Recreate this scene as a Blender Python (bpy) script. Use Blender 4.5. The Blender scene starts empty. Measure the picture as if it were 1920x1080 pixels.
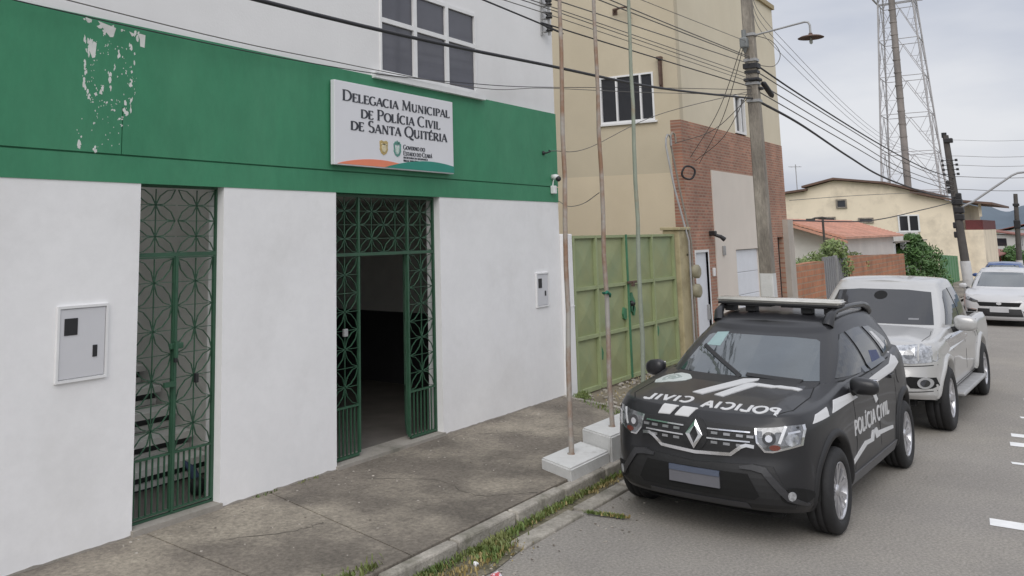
import bpy, bmesh, math, random
import numpy as np
from mathutils import Vector, Matrix
from mathutils.bvhtree import BVHTree
random.seed(7); rng = np.random.default_rng(7)
C = bpy.context.scene.collection
SC = bpy.context.scene
PI = math.pi
R = math.radians
# ------------------------------------------------------------------ camera
cam = bpy.data.cameras.new('camera'); camo = bpy.data.objects.new('camera', cam); C.objects.link(camo)
yaw, pitch, roll = 0.6646, 0.1376, -0.0101
fw = Vector((math.cos(yaw)*math.cos(pitch), math.sin(yaw)*math.cos(pitch), math.sin(pitch)))
rt = Vector((math.sin(yaw), -math.cos(yaw), 0)); up = rt.cross(fw)
r2 = rt*math.cos(roll)+up*math.sin(roll); u2 = up*math.cos(roll)-rt*math.sin(roll)
M = Matrix.Identity(4)
for i in range(3): M[i][0], M[i][1], M[i][2] = r2[i], u2[i], -fw[i]
M[0][3], M[1][3], M[2][3] = 0, 0, 2.496
camo.matrix_world = M
cam.sensor_fit = 'HORIZONTAL'; cam.sensor_width = 36; cam.lens = 1669.67/1920*36
cam.shift_x = (960-715.87)/1920; cam.shift_y = (206.44-540)/1920
cam.clip_start = .05; cam.clip_end = 12000
SC.camera = camo
# ------------------------------------------------------------------ sky and sun (bright overcast)
SUN_EL, SUN_AZ = 42, 206                       # azimuth of the sun, degrees from +X towards +Y
w = bpy.data.worlds.new('World'); SC.world = w; w.use_nodes = True
nt = w.node_tree; nt.nodes.clear()
def N(t, nt=nt, **k):
    n = nt.nodes.new(t)
    for a, b in k.items(): setattr(n, a, b)
    return n
sky = N('ShaderNodeTexSky', sky_type='NISHITA', sun_disc=False, sun_elevation=R(SUN_EL), sun_rotation=R(90-SUN_AZ), air_density=1.0, dust_density=2.0)
tc = N('ShaderNodeTexCoord'); mp = N('ShaderNodeMapping'); mp.inputs['Scale'].default_value = (1.6, 1.6, 5.0)
no = N('ShaderNodeTexNoise'); no.inputs['Scale'].default_value = 1.5; no.inputs['Detail'].default_value = 5; no.inputs['Roughness'].default_value = .52
rp = N('ShaderNodeValToRGB')
rp.color_ramp.elements[0].position = .34; rp.color_ramp.elements[0].color = (4.85, 5.2, 6.1, 1)
rp.color_ramp.elements[1].position = .64; rp.color_ramp.elements[1].color = (7.5, 7.6, 7.95, 1)
mx = N('ShaderNodeMixRGB'); mx.inputs[0].default_value = .93
bg = N('ShaderNodeBackground'); bg.inputs[1].default_value = .1; wo = N('ShaderNodeOutputWorld')
L = nt.links.new
L(tc.outputs['Generated'], mp.inputs[0]); L(mp.outputs[0], no.inputs['Vector']); L(no.outputs[0], rp.inputs[0])
sep = N('ShaderNodeSeparateXYZ'); L(tc.outputs['Generated'], sep.inputs[0])
gr_ = N('ShaderNodeMapRange'); gr_.inputs['From Min'].default_value = .22; gr_.inputs['From Max'].default_value = 1.0; gr_.inputs['To Min'].default_value = 1.0; gr_.inputs['To Max'].default_value = 1.75; L(sep.outputs[2], gr_.inputs[0])
zn = N('ShaderNodeVectorMath', operation='SCALE'); L(rp.outputs[0], zn.inputs[0]); L(gr_.outputs[0], zn.inputs['Scale'])
L(sky.outputs[0], mx.inputs[1]); L(zn.outputs[0], mx.inputs[2]); L(mx.outputs[0], bg.inputs[0]); L(bg.outputs[0], wo.inputs[0])
sl = bpy.data.lights.new('sun', 'SUN'); sl.energy = 1.5; sl.angle = R(48); sl.color = (1, .965, .92)
so = bpy.data.objects.new('sun', sl); C.objects.link(so)
sd = Vector((math.cos(R(SUN_EL))*math.cos(R(SUN_AZ)), math.cos(R(SUN_EL))*math.sin(R(SUN_AZ)), math.sin(R(SUN_EL))))
sky.sun_rotation = R(90-SUN_AZ)
so.rotation_euler = sd.to_track_quat('Z', 'Y').to_euler(); so.location = (0, -10, 30)
SC.view_settings.view_transform = 'Standard'; SC.view_settings.look = 'None'; SC.view_settings.exposure = 0.08; SC.view_settings.gamma = 1

# ------------------------------------------------------------------ materials
def mat(name, col, rough=.7, var=.12, scale=3.0, bump=0.0, bscale=60, metal=0.0, spec=.5, coat=0.0, col2=None, c2scale=1.2, c2pos=(.5, .62), stretch=(1, 1, 1), fine=None):
    """procedural material: base colour broken up by two noises, optional second colour in patches, optional bump"""
    m = bpy.data.materials.new(name); m.use_nodes = True
    t = m.node_tree; b = t.nodes['Principled BSDF']; lk = t.links.new
    b.inputs['Roughness'].default_value = rough; b.inputs['Metallic'].default_value = metal
    b.inputs['Specular IOR Level'].default_value = spec; b.inputs['Coat Weight'].default_value = coat; b.inputs['Coat Roughness'].default_value = .04
    tc = N('ShaderNodeTexCoord', t); mp = N('ShaderNodeMapping', t); mp.inputs['Scale'].default_value = stretch
    lk(tc.outputs['Object'], mp.inputs[0]); vec = mp.outputs[0]
    def noise(s, d=6, r=.6):
        n = N('ShaderNodeTexNoise', t); n.inputs['Scale'].default_value = s; n.inputs['Detail'].default_value = d; n.inputs['Roughness'].default_value = r
        lk(vec, n.inputs['Vector']); return n.outputs[0]
    def ramp(f, p0, c0, p1, c1):
        r = N('ShaderNodeValToRGB', t); e = r.color_ramp.elements
        e[0].position = p0; e[0].color = (*c0, 1); e[1].position = p1; e[1].color = (*c1, 1); lk(f, r.inputs[0]); return r.outputs[0]
    lo = tuple(max(0, c*(1-var)) for c in col); hi = tuple(min(1, c*(1+var)) for c in col)
    out = ramp(noise(scale), .3, lo, .7, hi)
    if col2:
        f = ramp(noise(c2scale, 8, .65), c2pos[0], (0, 0, 0), c2pos[1], (1, 1, 1))
        x = N('ShaderNodeMixRGB', t); lk(f, x.inputs[0]); lk(out, x.inputs[1]); x.inputs[2].default_value = (*col2, 1); out = x.outputs[0]
    if fine:
        lo_, hi_ = 1-fine[1], 1+fine[1]; x = N('ShaderNodeMixRGB', t, blend_type='MULTIPLY'); x.inputs[0].default_value = 1; lk(out, x.inputs[1])
        lk(ramp(noise(fine[0], 5, .75), .36, (lo_,)*3, .64, (hi_,)*3), x.inputs[2]); out = x.outputs[0]
    lk(out, b.inputs['Base Color'])
    if bump:
        bn = N('ShaderNodeBump', t); bn.inputs['Strength'].default_value = bump; bn.inputs['Distance'].default_value = .02
        lk(noise(bscale, 4), bn.inputs['Height']); lk(bn.outputs[0], b.inputs['Normal'])
    return m
def brick_mat(name, c1, c2, mortar, scale, bw=.24, rh=.075, ax='xz', mort=.012):
    m = bpy.data.materials.new(name); m.use_nodes = True; t = m.node_tree; b = t.nodes['Principled BSDF']; lk = t.links.new
    b.inputs['Roughness'].default_value = .85
    tc = N('ShaderNodeTexCoord', t); sp = N('ShaderNodeSeparateXYZ', t); cb = N('ShaderNodeCombineXYZ', t); lk(tc.outputs['Object'], sp.inputs[0])
    lk(sp.outputs['X' if ax[0] == 'x' else 'Y'], cb.inputs[0]); lk(sp.outputs['Z'], cb.inputs[1])
    br = N('ShaderNodeTexBrick', t); lk(cb.outputs[0], br.inputs['Vector'])
    br.inputs['Color1'].default_value = (*c1, 1); br.inputs['Color2'].default_value = (*c2, 1); br.inputs['Mortar'].default_value = (*mortar, 1)
    br.inputs['Scale'].default_value = 1; br.inputs['Brick Width'].default_value = bw; br.inputs['Row Height'].default_value = rh; br.inputs['Mortar Size'].default_value = mort
    n = N('ShaderNodeTexNoise', t); n.inputs['Scale'].default_value = 1.3; n.inputs['Detail'].default_value = 8; lk(tc.outputs['Object'], n.inputs['Vector'])
    r = N('ShaderNodeValToRGB', t); r.color_ramp.elements[0].position = .3; r.color_ramp.elements[0].color = (.72, .72, .72, 1); r.color_ramp.elements[1].position = .7; r.color_ramp.elements[1].color = (1.2, 1.15, 1.1, 1); lk(n.outputs[0], r.inputs[0])
    x = N('ShaderNodeMixRGB', t, blend_type='MULTIPLY'); x.inputs[0].default_value = 1; lk(br.outputs[0], x.inputs[1]); lk(r.outputs[0], x.inputs[2]); lk(x.outputs[0], b.inputs['Base Color'])
    bn = N('ShaderNodeBump', t); bn.inputs['Strength'].default_value = .5; bn.inputs['Distance'].default_value = .01; bn.invert = True; lk(br.outputs['Fac'], bn.inputs['Height']); lk(bn.outputs[0], b.inputs['Normal'])
    return m

# ------------------------------------------------------------------ mesh helpers
class MB:
    """collects shapes; build() links them as ONE mesh object"""
    def __init__(s): s.v = []; s.f = []; s.sm = []
    def add(s, vs, fs, smooth=False):
        o = len(s.v); s.v += [tuple(map(float, p)) for p in vs]; s.f += [tuple(i+o for i in f) for f in fs]; s.sm += [smooth]*len(fs); return s
    def box(s, x0, x1, y0, y1, z0, z1):
        s.add([(x0, y0, z0), (x1, y0, z0), (x1, y1, z0), (x0, y1, z0), (x0, y0, z1), (x1, y0, z1), (x1, y1, z1), (x0, y1, z1)],
              [(0, 3, 2, 1), (4, 5, 6, 7), (0, 1, 5, 4), (1, 2, 6, 5), (2, 3, 7, 6), (3, 0, 4, 7)]); return s
    def bbox(s, x0, x1, y0, y1, z0, z1, b=.01):
        """box with chamfered edges"""
        bm = bmesh.new(); bmesh.ops.create_cube(bm, size=1)
        for v in bm.verts: v.co = Vector((x0+(v.co.x+.5)*(x1-x0), y0+(v.co.y+.5)*(y1-y0), z0+(v.co.z+.5)*(z1-z0)))
        bmesh.ops.bevel(bm, geom=list(bm.edges), offset=b, segments=2, affect='EDGES', profile=.5); s.bm(bm); return s
    def bm(s, bm, smooth=False):
        bm.verts.index_update(); s.add([v.co[:] for v in bm.verts], [[v.index for v in f.verts] for f in bm.faces], smooth); bm.free(); return s
    def prism(s, pts, a, b, axis=2):
        """polygon pts (2D) extruded along axis from a to b"""
        n = len(pts)
        def P(p, h):
            q = list(p); q.insert(axis, h); return q
        s.add([P(p, a) for p in pts]+[P(p, b) for p in pts], [tuple(range(n))[::-1], tuple(range(n, 2*n))]+[(i, (i+1) % n, (i+1) % n+n, i+n) for i in range(n)]); return s
    def tube(s, pts, rad, n=8, caps=True, smooth=True):
        pts = [Vector(p) for p in pts]; m = len(pts); rr = rad if hasattr(rad, '__len__') else [rad]*m
        vs, fs = [], []; prev = None
        for i, p in enumerate(pts):
            d = (pts[min(i+1, m-1)]-pts[max(i-1, 0)]).normalized()
            if prev is None: a = d.orthogonal().normalized()
            else: a = (prev-d*prev.dot(d)).normalized()
            prev = a; b = d.cross(a)
            for k in range(n):
                t = 2*PI*k/n; vs.append(p+(a*math.cos(t)+b*math.sin(t))*rr[i])
        for i in range(m-1):
            for k in range(n): fs.append((i*n+k, i*n+(k+1) % n, (i+1)*n+(k+1) % n, (i+1)*n+k))
        s.add(vs, fs, smooth)
        if caps: s.add([vs[k] for k in range(n)], [tuple(range(n))[::-1]]); s.add([vs[(m-1)*n+k] for k in range(n)], [tuple(range(n))])
        return s
    def bar(s, a, b, wd, th, upv=(0, 0, 1)):
        """flat rectangular bar from a to b"""
        a, b = Vector(a), Vector(b); d = (b-a).normalized(); u = Vector(upv); x = d.cross(u)
        if x.length < 1e-4: x = d.orthogonal()
        x.normalize(); y = x.cross(d)
        vs = [p+x*(sx*wd/2)+y*(sy*th/2) for p in (a, b) for sx, sy in ((-1, -1), (1, -1), (1, 1), (-1, 1))]
        s.add(vs, [(0, 1, 2, 3), (7, 6, 5, 4), (0, 4, 5, 1), (1, 5, 6, 2), (2, 6, 7, 3), (3, 7, 4, 0)]); return s
    def lathe(s, prof, origin=(0, 0, 0), axis=1, n=24, smooth=True):
        """profile [(r, h)] turned about an axis"""
        o = Vector(origin); vs, fs = [], []
        for r, h in prof:
            for k in range(n):
                t = 2*PI*k/n; q = [r*math.cos(t), r*math.sin(t)]; q.insert(axis, h); vs.append(o+Vector(q))
        m = len(prof)
        for i in range(m-1):
            for k in range(n): fs.append((i*n+k, i*n+(k+1) % n, (i+1)*n+(k+1) % n, (i+1)*n+k))
        s.add(vs, fs, smooth); return s
    def grid(s, P, smooth=True, wrap=False):
        P = np.asarray(P); a, b = P.shape[:2]
        s.add(P.reshape(-1, 3), [(i*b+j, i*b+j+1, (i+1)*b+j+1, (i+1)*b+j) for i in range(a-1) for j in range(b-1)], smooth); return s
    def build(s, name, m, parent=None, fix=True):
        off = Vector((0, 0, 0))
        p = parent
        if p is not None and p.get('_w'): off = Vector(p['_w'])
        me = bpy.data.meshes.new(name); me.from_pydata([(x-off.x, y-off.y, z-off.z) for x, y, z in s.v], [], s.f)
        me.polygons.foreach_set('use_smooth', s.sm)
        if fix:
            bm = bmesh.new(); bm.from_mesh(me); bmesh.ops.recalc_face_normals(bm, faces=bm.faces); bm.to_mesh(me); bm.free()
        me.materials.append(m); me.update()
        o = bpy.data.objects.new(name, me); C.objects.link(o)
        if parent is not None:
            o.parent = parent
            if p.get('_w'): o['_w'] = p['_w']
        return o
def tag(o, label=None, cat=None, group=None, kind=None):
    if label: o['label'] = label
    if cat: o['category'] = cat
    if group: o['group'] = group
    if kind: o['kind'] = kind
    return o
def thing(name, label, cat, loc=(0, 0, 0), rz=0, group=None, world=False):
    """an Empty at the thing's base; world=True: its parts are written in world coordinates"""
    o = bpy.data.objects.new(name, None); C.objects.link(o); o.location = loc; o.rotation_euler = (0, 0, rz); o.empty_display_size = .2
    if world: o['_w'] = tuple(map(float, loc))
    return tag(o, label, cat, group)
def solo(mb, name, m, label, cat, group=None, kind=None):
    """a thing that is one mesh, origin moved to its base centre"""
    v = np.array(mb.v); c = (v.min(0)+v.max(0))/2; c[2] = v[:, 2].min()
    mb.v = [tuple(p) for p in (v-c)]
    o = mb.build(name, m); o.location = c; return tag(o, label, cat, group, kind)
def copy_tree(o, parent=None):
    c = o.copy(); C.objects.link(c)
    if parent is not None: c.parent = parent
    for ch in list(o.children): copy_tree(ch, c)
    return c
def cr(P, n):
    """Catmull-Rom through the points P (k x d), n samples per span"""
    P = np.asarray(P, float); k = len(P); Q = np.vstack([2*P[0]-P[1], P, 2*P[-1]-P[-2]]); out = []
    for i in range(k-1):
        p0, p1, p2, p3 = Q[i:i+4]
        for j in range(n):
            t = j/n; out.append(.5*((2*p1)+(p2-p0)*t+(2*p0-5*p1+4*p2-p3)*t*t+(3*p1-p0-3*p2+p3)*t**3))
    out.append(P[-1]); return np.array(out)
def interp(x, xs, ys): return float(np.interp(x, xs, ys))
def smoothcurve(xs, ys, n=16):
    """smooth function of x through the points (xs ascending)"""
    q = cr(np.column_stack([xs, ys]), n); o = np.argsort(q[:, 0]); return lambda x: np.interp(x, q[o, 0], q[o, 1])
def polybm(pts, step=0):
    """triangulated planar polygon in 2D (z = 0), cut on a grid so it can follow a curved surface"""
    bm = bmesh.new(); bm.faces.new([bm.verts.new((p[0], p[1], 0)) for p in pts])
    if step:
        a = np.array(pts)
        for ax in (0, 1):
            for c in np.arange(a[:, ax].min()+step, a[:, ax].max(), step):
                co = [0, 0, 0]; co[ax] = c; n = [0, 0, 0]; n[ax] = 1
                bmesh.ops.bisect_plane(bm, geom=bm.verts[:]+bm.edges[:]+bm.faces[:], plane_co=co, plane_no=n)
    bmesh.ops.triangulate(bm, faces=bm.faces[:]); return bm
def drape(mb, polys, bvh, axis, offset=.004, depth=.015, step=.06, far=5.0):
    """flat 2D polygons laid onto a body along an axis ('x+','y-','z+' = the side the rays start from) as thin shaped pieces"""
    ai = 'xyz'.index(axis[0]); sg = 1 if axis[1] == '+' else -1; d = Vector((0, 0, 0)); d[ai] = -sg
    for pts in polys:
        bm = polybm(pts, step)
        for v in bm.verts:
            q = [v.co.x, v.co.y]; q.insert(ai, sg*far); h = bvh.ray_cast(Vector(q), d)
            if h[0] is None:
                h = bvh.find_nearest(Vector([q[i] if i != ai else v.co.z for i in range(3)])); 
            p = Vector(q); p[ai] = h[0][ai]+sg*offset; v.co = p
        ret = bmesh.ops.extrude_face_region(bm, geom=bm.faces[:])
        for e in ret['geom']:
            if isinstance(e, bmesh.types.BMVert): e.co[ai] -= sg*(depth+offset)
        mb.bm(bm)
    return mb
def circ(cx, cy, rx, ry=None, n=20, a0=0, a1=2*PI):
    ry = ry or rx; e = 0 if abs(a1-a0-2*PI) < 1e-6 else 1
    return [(cx+rx*math.cos(a0+(a1-a0)*k/(n-e)), cy+ry*math.sin(a0+(a1-a0)*k/(n-e))) for k in range(n)]
def ribbon(pts, wd):
    """2D polyline -> list of quads of the given width (mitred)"""
    P = np.array(pts, float); n = len(P); w_ = wd if hasattr(wd, '__len__') else [wd]*n; Lp, Rp = [], []
    for i in range(n):
        d0 = P[i]-P[i-1] if i else P[1]-P[0]; d1 = P[i+1]-P[i] if i < n-1 else P[-1]-P[-2]
        d0 = d0/(np.linalg.norm(d0)+1e-9); d1 = d1/(np.linalg.norm(d1)+1e-9); t = d0+d1; t /= np.linalg.norm(t)+1e-9
        nn = np.array([-t[1], t[0]]); k = 1/max(.5, float(np.dot(nn, [-d1[1], d1[0]])))
        Lp.append(P[i]+nn*w_[i]/2*k); Rp.append(P[i]-nn*w_[i]/2*k)
    return [[Lp[i], Rp[i], Rp[i+1], Lp[i+1]] for i in range(n-1)]

# ------------------------------------------------------------------ lettering: stroke glyphs in a unit box (height 1)
def _arc(cx, cy, rx, ry, a0, a1, n=10): return [(cx+rx*math.cos(R(a0+(a1-a0)*k/n)), cy+ry*math.sin(R(a0+(a1-a0)*k/n))) for k in range(n+1)]
# each glyph: advance width, strokes [(kind T thick / t thin / c modulated curve, points)], serif feet [(x, y, half width)]
G = {
 'A': (.72, [('t', [(.02, 0), (.34, 1)]), ('T', [(.34, 1), (.66, 0)]), ('t', [(.13, .34), (.55, .34)])], [(.03, 0, .1), (.66, 0, .1)]),
 'C': (.74, [('c', _arc(.42, .5, .38, .5, 50, 310, 18))], []),
 'D': (.80, [('T', [(.12, 0), (.12, 1)]), ('c', [(.12, .97)]+_arc(.32, .5, .42, .47, 90, -90, 14)+[(.12, .03)])], [(.1, 0, .1), (.1, 1, .1)]),
 'E': (.60, [('T', [(.12, 0), (.12, 1)]), ('t', [(.12, .97), (.54, .97)]), ('t', [(.12, .52), (.46, .52)]), ('t', [(.12, .03), (.56, .03)]), ('t', [(.53, .97), (.53, .82)]), ('t', [(.55, .03), (.55, .19)])], [(.1, 0, .1), (.1, 1, .1)]),
 'F': (.56, [('T', [(.12, 0), (.12, 1)]), ('t', [(.12, .97), (.54, .97)]), ('t', [(.12, .52), (.46, .52)])], [(.12, 0, .12), (.1, 1, .1)]),
 'G': (.80, [('c', _arc(.42, .5, .38, .5, 50, 320, 18)), ('T', [(.7, .42), (.7, .1)])], [(.68, .42, .12)]),
 'I': (.34, [('T', [(.17, 0), (.17, 1)])], [(.17, 0, .13), (.17, 1, .13)]),
 'L': (.58, [('T', [(.12, 0), (.12, 1)]), ('t', [(.12, .03), (.54, .03)]), ('t', [(.53, .03), (.53, .2)])], [(.1, 0, .1), (.12, 1, .12)]),
 'M': (.92, [('t', [(.1, 0), (.14, 1)]), ('T', [(.14, 1), (.46, .06)]), ('t', [(.46, .06), (.76, 1)]), ('T', [(.76, 1), (.8, 0)])], [(.1, 0, .1), (.8, 0, .11), (.12, 1, .08), (.78, 1, .08)]),
 'N': (.82, [('t', [(.13, 0), (.13, 1)]), ('T', [(.13, 1), (.69, 0)]), ('t', [(.69, 0), (.69, 1)])], [(.13, 0, .1), (.69, 1, .1), (.09, 1, .08)]),
 'O': (.84, [('c', _arc(.42, .5, .38, .5, 90, 450, 24))], []),
 'P': (.62, [('T', [(.12, 0), (.12, 1)]), ('c', [(.12, .97)]+_arc(.3, .72, .26, .25, 90, -90, 10)+[(.12, .47)])], [(.12, 0, .12), (.1, 1, .1)]),
 'Q': (.84, [('c', _arc(.42, .5, .38, .5, 90, 450, 24)), ('T', [(.42, .1), (.62, -.14), (.86, -.2)])], []),
 'R': (.70, [('T', [(.12, 0), (.12, 1)]), ('c', [(.12, .97)]+_arc(.3, .74, .24, .23, 90, -90, 10)+[(.12, .51)]), ('T', [(.3, .5), (.66, 0)])], [(.12, 0, .12), (.1, 1, .1), (.66, 0, .07)]),
 'S': (.56, [('c', _arc(.28, .76, .2, .24, 40, 250, 12)+_arc(.28, .26, .22, .26, 70, -150, 12))], []),
 'T': (.66, [('T', [(.33, 0), (.33, 1)]), ('t', [(.04, .97), (.62, .97)]), ('t', [(.05, .97), (.05, .8)]), ('t', [(.61, .97), (.61, .8)])], [(.33, 0, .13)]),
 'U': (.78, [('T', [(.14, 1), (.14, .36)]), ('c', _arc(.39, .34, .25, .33, 180, 360, 12)), ('t', [(.64, .34), (.64, 1)])], [(.14, 1, .12), (.64, 1, .1)]),
 'V': (.70, [('T', [(.06, 1), (.36, 0)]), ('t', [(.36, 0), (.65, 1)])], [(.06, 1, .1), (.65, 1, .09)]),
 'B': (.64, [('T', [(.12, 0), (.12, 1)]), ('c', [(.12, .97)]+_arc(.3, .76, .2, .21, 90, -90, 10)+[(.12, .55)]), ('c', [(.12, .53)]+_arc(.32, .28, .24, .25, 90, -90, 10)+[(.12, .03)])], []),
}
ACC = {'Í': 'I', 'É': 'E', 'Á': 'A', 'Ú': 'U', 'Ç': 'C'}
def text_polys(text, x0, y0, h, width=None, serif=True, thick=.15, thin=.06, small=.76, mirror=False, slant=0):
    """list of 2D polygons for a line of text; lower-case letters are set as small capitals"""
    polys = []; x = 0; gap = .06 if serif else .10
    for ch in text:
        if ch == ' ': x += .32; continue
        s = 1.0
        if ch.islower(): s = small; ch = ch.upper()
        acc = ch in ACC; g = G[ACC.get(ch, ch)]
        for k, pts in g[1]:
            P = [(x+px*s, py*s) for px, py in pts]
            if not serif: wd = thick
            elif k == 'T': wd = thick*(.85+.15*s)
            elif k == 't': wd = thin
            else:
                wd = []
                for i in range(len(P)):
                    a, b = P[max(i-1, 0)], P[min(i+1, len(P)-1)]; l = math.hypot(b[0]-a[0], b[1]-a[1])+1e-9
                    wd.append(thin+(thick-thin)*abs((b[1]-a[1])/l)**1.5)
            if not serif and k in 'Tt' and len(P) == 2: pass
            polys += ribbon(P, wd)
        if serif:
            for sx, sy, hw in g[2]: polys.append([(x+(sx-hw)*s, sy*s-(.0 if sy == 0 else .05)), (x+(sx+hw)*s, sy*s-(.0 if sy == 0 else .05)), (x+(sx+hw)*s, sy*s+(.05 if sy == 0 else 0)), (x+(sx-hw)*s, sy*s+(.05 if sy == 0 else 0))])
        if acc: polys += ribbon([(x+(g[0]/2-.04)*s, 1.06*s), (x+(g[0]/2+.14)*s, 1.24*s)], thick*.8)
        x += (g[0]+gap)*s
    x -= gap
    k = h if width is None else width/x
    out = []
    for p in polys:
        q = [((a+slant*b)*k, b*h) for a, b in p]
        if mirror: q = [((x*k)-a, b) for a, b in q]
        out.append([(x0+a, y0+b) for a, b in q])
    return out
# ------------------------------------------------------------------ palette
m_white = mat('white_wall_paint', (.82, .814, .814), .85, .035, 1.2, .05, 14, col2=(.70, .69, .68), c2scale=.9, c2pos=(.5, .9), fine=(9, .018))
m_whiteup = mat('upper_wall_paint', (.76, .755, .755), .85, .04, 1.0, .10, 40, col2=(.65, .64, .635), c2scale=.6, c2pos=(.55, .9))
m_green = mat('green_wall_paint', (.042, .225, .115), .66, .12, 1.1, .10, 30, col2=(.064, .258, .140), c2scale=.9, c2pos=(.42, .75), fine=(9, .05), stretch=(1, 1, .45))
m_sidewalk = mat('sidewalk_concrete', (.160, .139, .114), .93, .30, .8, .35, 50, col2=(.315, .278, .222), c2scale=.95, c2pos=(.45, .66), fine=(24, .28))
m_kerb = mat('kerb_stone', (.33, .305, .265), .9, .3, 3, .5, 40, col2=(.17, .16, .125), c2scale=2.5, c2pos=(.50, .66), fine=(30, .2))
m_road = mat('road_surface', (.268, .249, .225), .92, .09, .7, .5, 140, col2=(.335, .308, .268), c2scale=.4, c2pos=(.46, .72), fine=(42, .27))
m_gutter = mat('gutter_concrete', (.33, .305, .27), .92, .16, 1.5, .4, 60, col2=(.19, .18, .15), c2scale=1.5, c2pos=(.5, .7))
m_earth = mat('bare_ground', (.20, .17, .125), .95, .25, 2.0, .6, 30, col2=(.11, .12, .055), c2scale=1.2, c2pos=(.5, .66))
m_land = mat('land', (.13, .13, .075), .95, .3, .05, 0, 30, col2=(.09, .11, .05), c2scale=.02)
m_roadpaint = mat('road_paint', (.78, .78, .77), .8, .08, 6, .2, 80, col2=(.4, .39, .37), c2scale=5, c2pos=(.62, .75))
m_concwhite = mat('painted_plinth', (.60, .60, .59), .85, .08, 4, .3, 40, col2=(.38, .37, .34), c2scale=3, c2pos=(.58, .75))
m_beige = mat('beige_wall_paint', (.53, .465, .345), .85, .05, .8, .12, 30, col2=(.475, .41, .30), c2scale=.5, c2pos=(.45, .8))
m_beigelit = mat('lit_front_beige', (.66, .59, .455), .85, .05, .8, .12, 30, col2=(.60, .53, .40), c2scale=.5, c2pos=(.45, .8))  # lighter copy of the wall beige, front brightness put into the colour
m_beigelow = mat('light_beige_wall_paint', (.63, .54, .395), .85, .04, .8, .1, 30, col2=(.56, .475, .34), c2scale=.6, c2pos=(.45, .8))
m_brick = brick_mat('brick_veneer', (.42, .20, .135), (.27, .135, .095), (.38, .27, .21), 1, .20, .062)
m_bricks = brick_mat('brick_veneer_side', (.42, .20, .135), (.27, .135, .095), (.38, .27, .21), 1, .20, .062, ax='yz')
m_rawbrick = brick_mat('raw_orange_brick', (.47, .20, .105), (.385, .165, .09), (.36, .24, .165), 1, .28, .16, mort=.02)
m_panel = mat('pale_render', (.66, .60, .535), .85, .04, 1, .1, 30)
m_wmetal = mat('white_aluminium', (.74, .74, .74), .45, .05, 5, 0)
m_wdoor = mat('white_door_paint', (.70, .72, .76), .5, .05, 3, 0)
m_glassup = mat('bluish_window_glass', (.075, .076, .094), .09, .2, 1.2, 0, spec=.6)
m_glass = mat('dark_window_glass', (.022, .024, .030), .06, .15, .8, 0, spec=.65)
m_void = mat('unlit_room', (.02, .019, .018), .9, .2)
m_gate = mat('green_gate_iron', (.030, .088, .050), .5, .18, 6, .1, 80)
m_gategreen = mat('pale_green_gate_paint', (.30, .325, .165), .6, .10, 2.0, .15, 30, col2=(.225, .295, .17), c2scale=1.2, c2pos=(.45, .75))
m_gatebar = mat('pale_green_gate_frame', (.30, .345, .185), .6, .10, 3.0, .1, 30)
m_gatepatch = mat('dark_green_touch_up_paint', (.05, .18, .09), .6, .2, 4)
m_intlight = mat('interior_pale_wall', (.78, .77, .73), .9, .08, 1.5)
m_intdark = mat('dark_dado_and_stair_shade', (.045, .045, .048), .8, .15, 2)
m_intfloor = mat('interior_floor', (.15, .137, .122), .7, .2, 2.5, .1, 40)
m_steel = mat('rusty_galvanised_pole', (.36, .34, .31), .65, .10, 5, .15, 40, col2=(.25, .145, .09), c2scale=1.3, c2pos=(.43, .57), stretch=(1, 1, .9))
m_steelg = mat('green_tinted_galvanised_pole', (.27, .30, .24), .65, .12, 5, .15, 40, col2=(.30, .155, .08), c2scale=.9, c2pos=(.54, .66), stretch=(1, 1, 1.0))
m_black = mat('black_plastic', (.018, .018, .020), .5, .2, 8)
m_cable = mat('black_cable', (.022, .022, .026), .6, .2, 8)
m_cablegrey = mat('grey_cable', (.115, .108, .10), .6, .2, 8)
m_conc = mat('pole_concrete', (.285, .255, .215), .9, .16, 2, .4, 40, col2=(.17, .15, .128), c2scale=2.6, c2pos=(.42, .66), stretch=(1.5, 1.5, .35), fine=(22, .2))
m_rust = mat('rusty_iron', (.115, .072, .055), .8, .3, 6, .2, 50)
m_galv = mat('galvanised_steel', (.36, .36, .36), .5, .15, 6, metal=.3)
m_chrome = mat('chrome', (.78, .78, .80), .16, .03, 5, metal=1.0)
m_tile = mat('clay_roof_tile', (.58, .31, .225), .85, .2, 1.5, .5, 14)
m_red = mat('red_board_paint', (.30, .05, .045), .7, .15)
m_cream = mat('cream_render', (.80, .70, .545), .88, .07, .5, .1, 20, col2=(.62, .54, .42), c2scale=.55, c2pos=(.49, .66))
m_roofdark = mat('weathered_roof_edge', (.135, .085, .065), .9, .25, 1.2)
m_signw = mat('sign_board_white', (.72, .72, .75), .45, .02, 2)
m_ink = mat('sign_lettering_ink', (.035, .038, .05), .5, .1)
m_orange = mat('sign_orange', (.80, .24, .13), .5, .04)
m_teal = mat('sign_teal', (.018, .24, .18), .5, .05)
m_gold = mat('crest_gold', (.46, .34, .13), .5, .2, 40)
m_crestg = mat('crest_green', (.10, .27, .22), .5, .2, 40)

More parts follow.
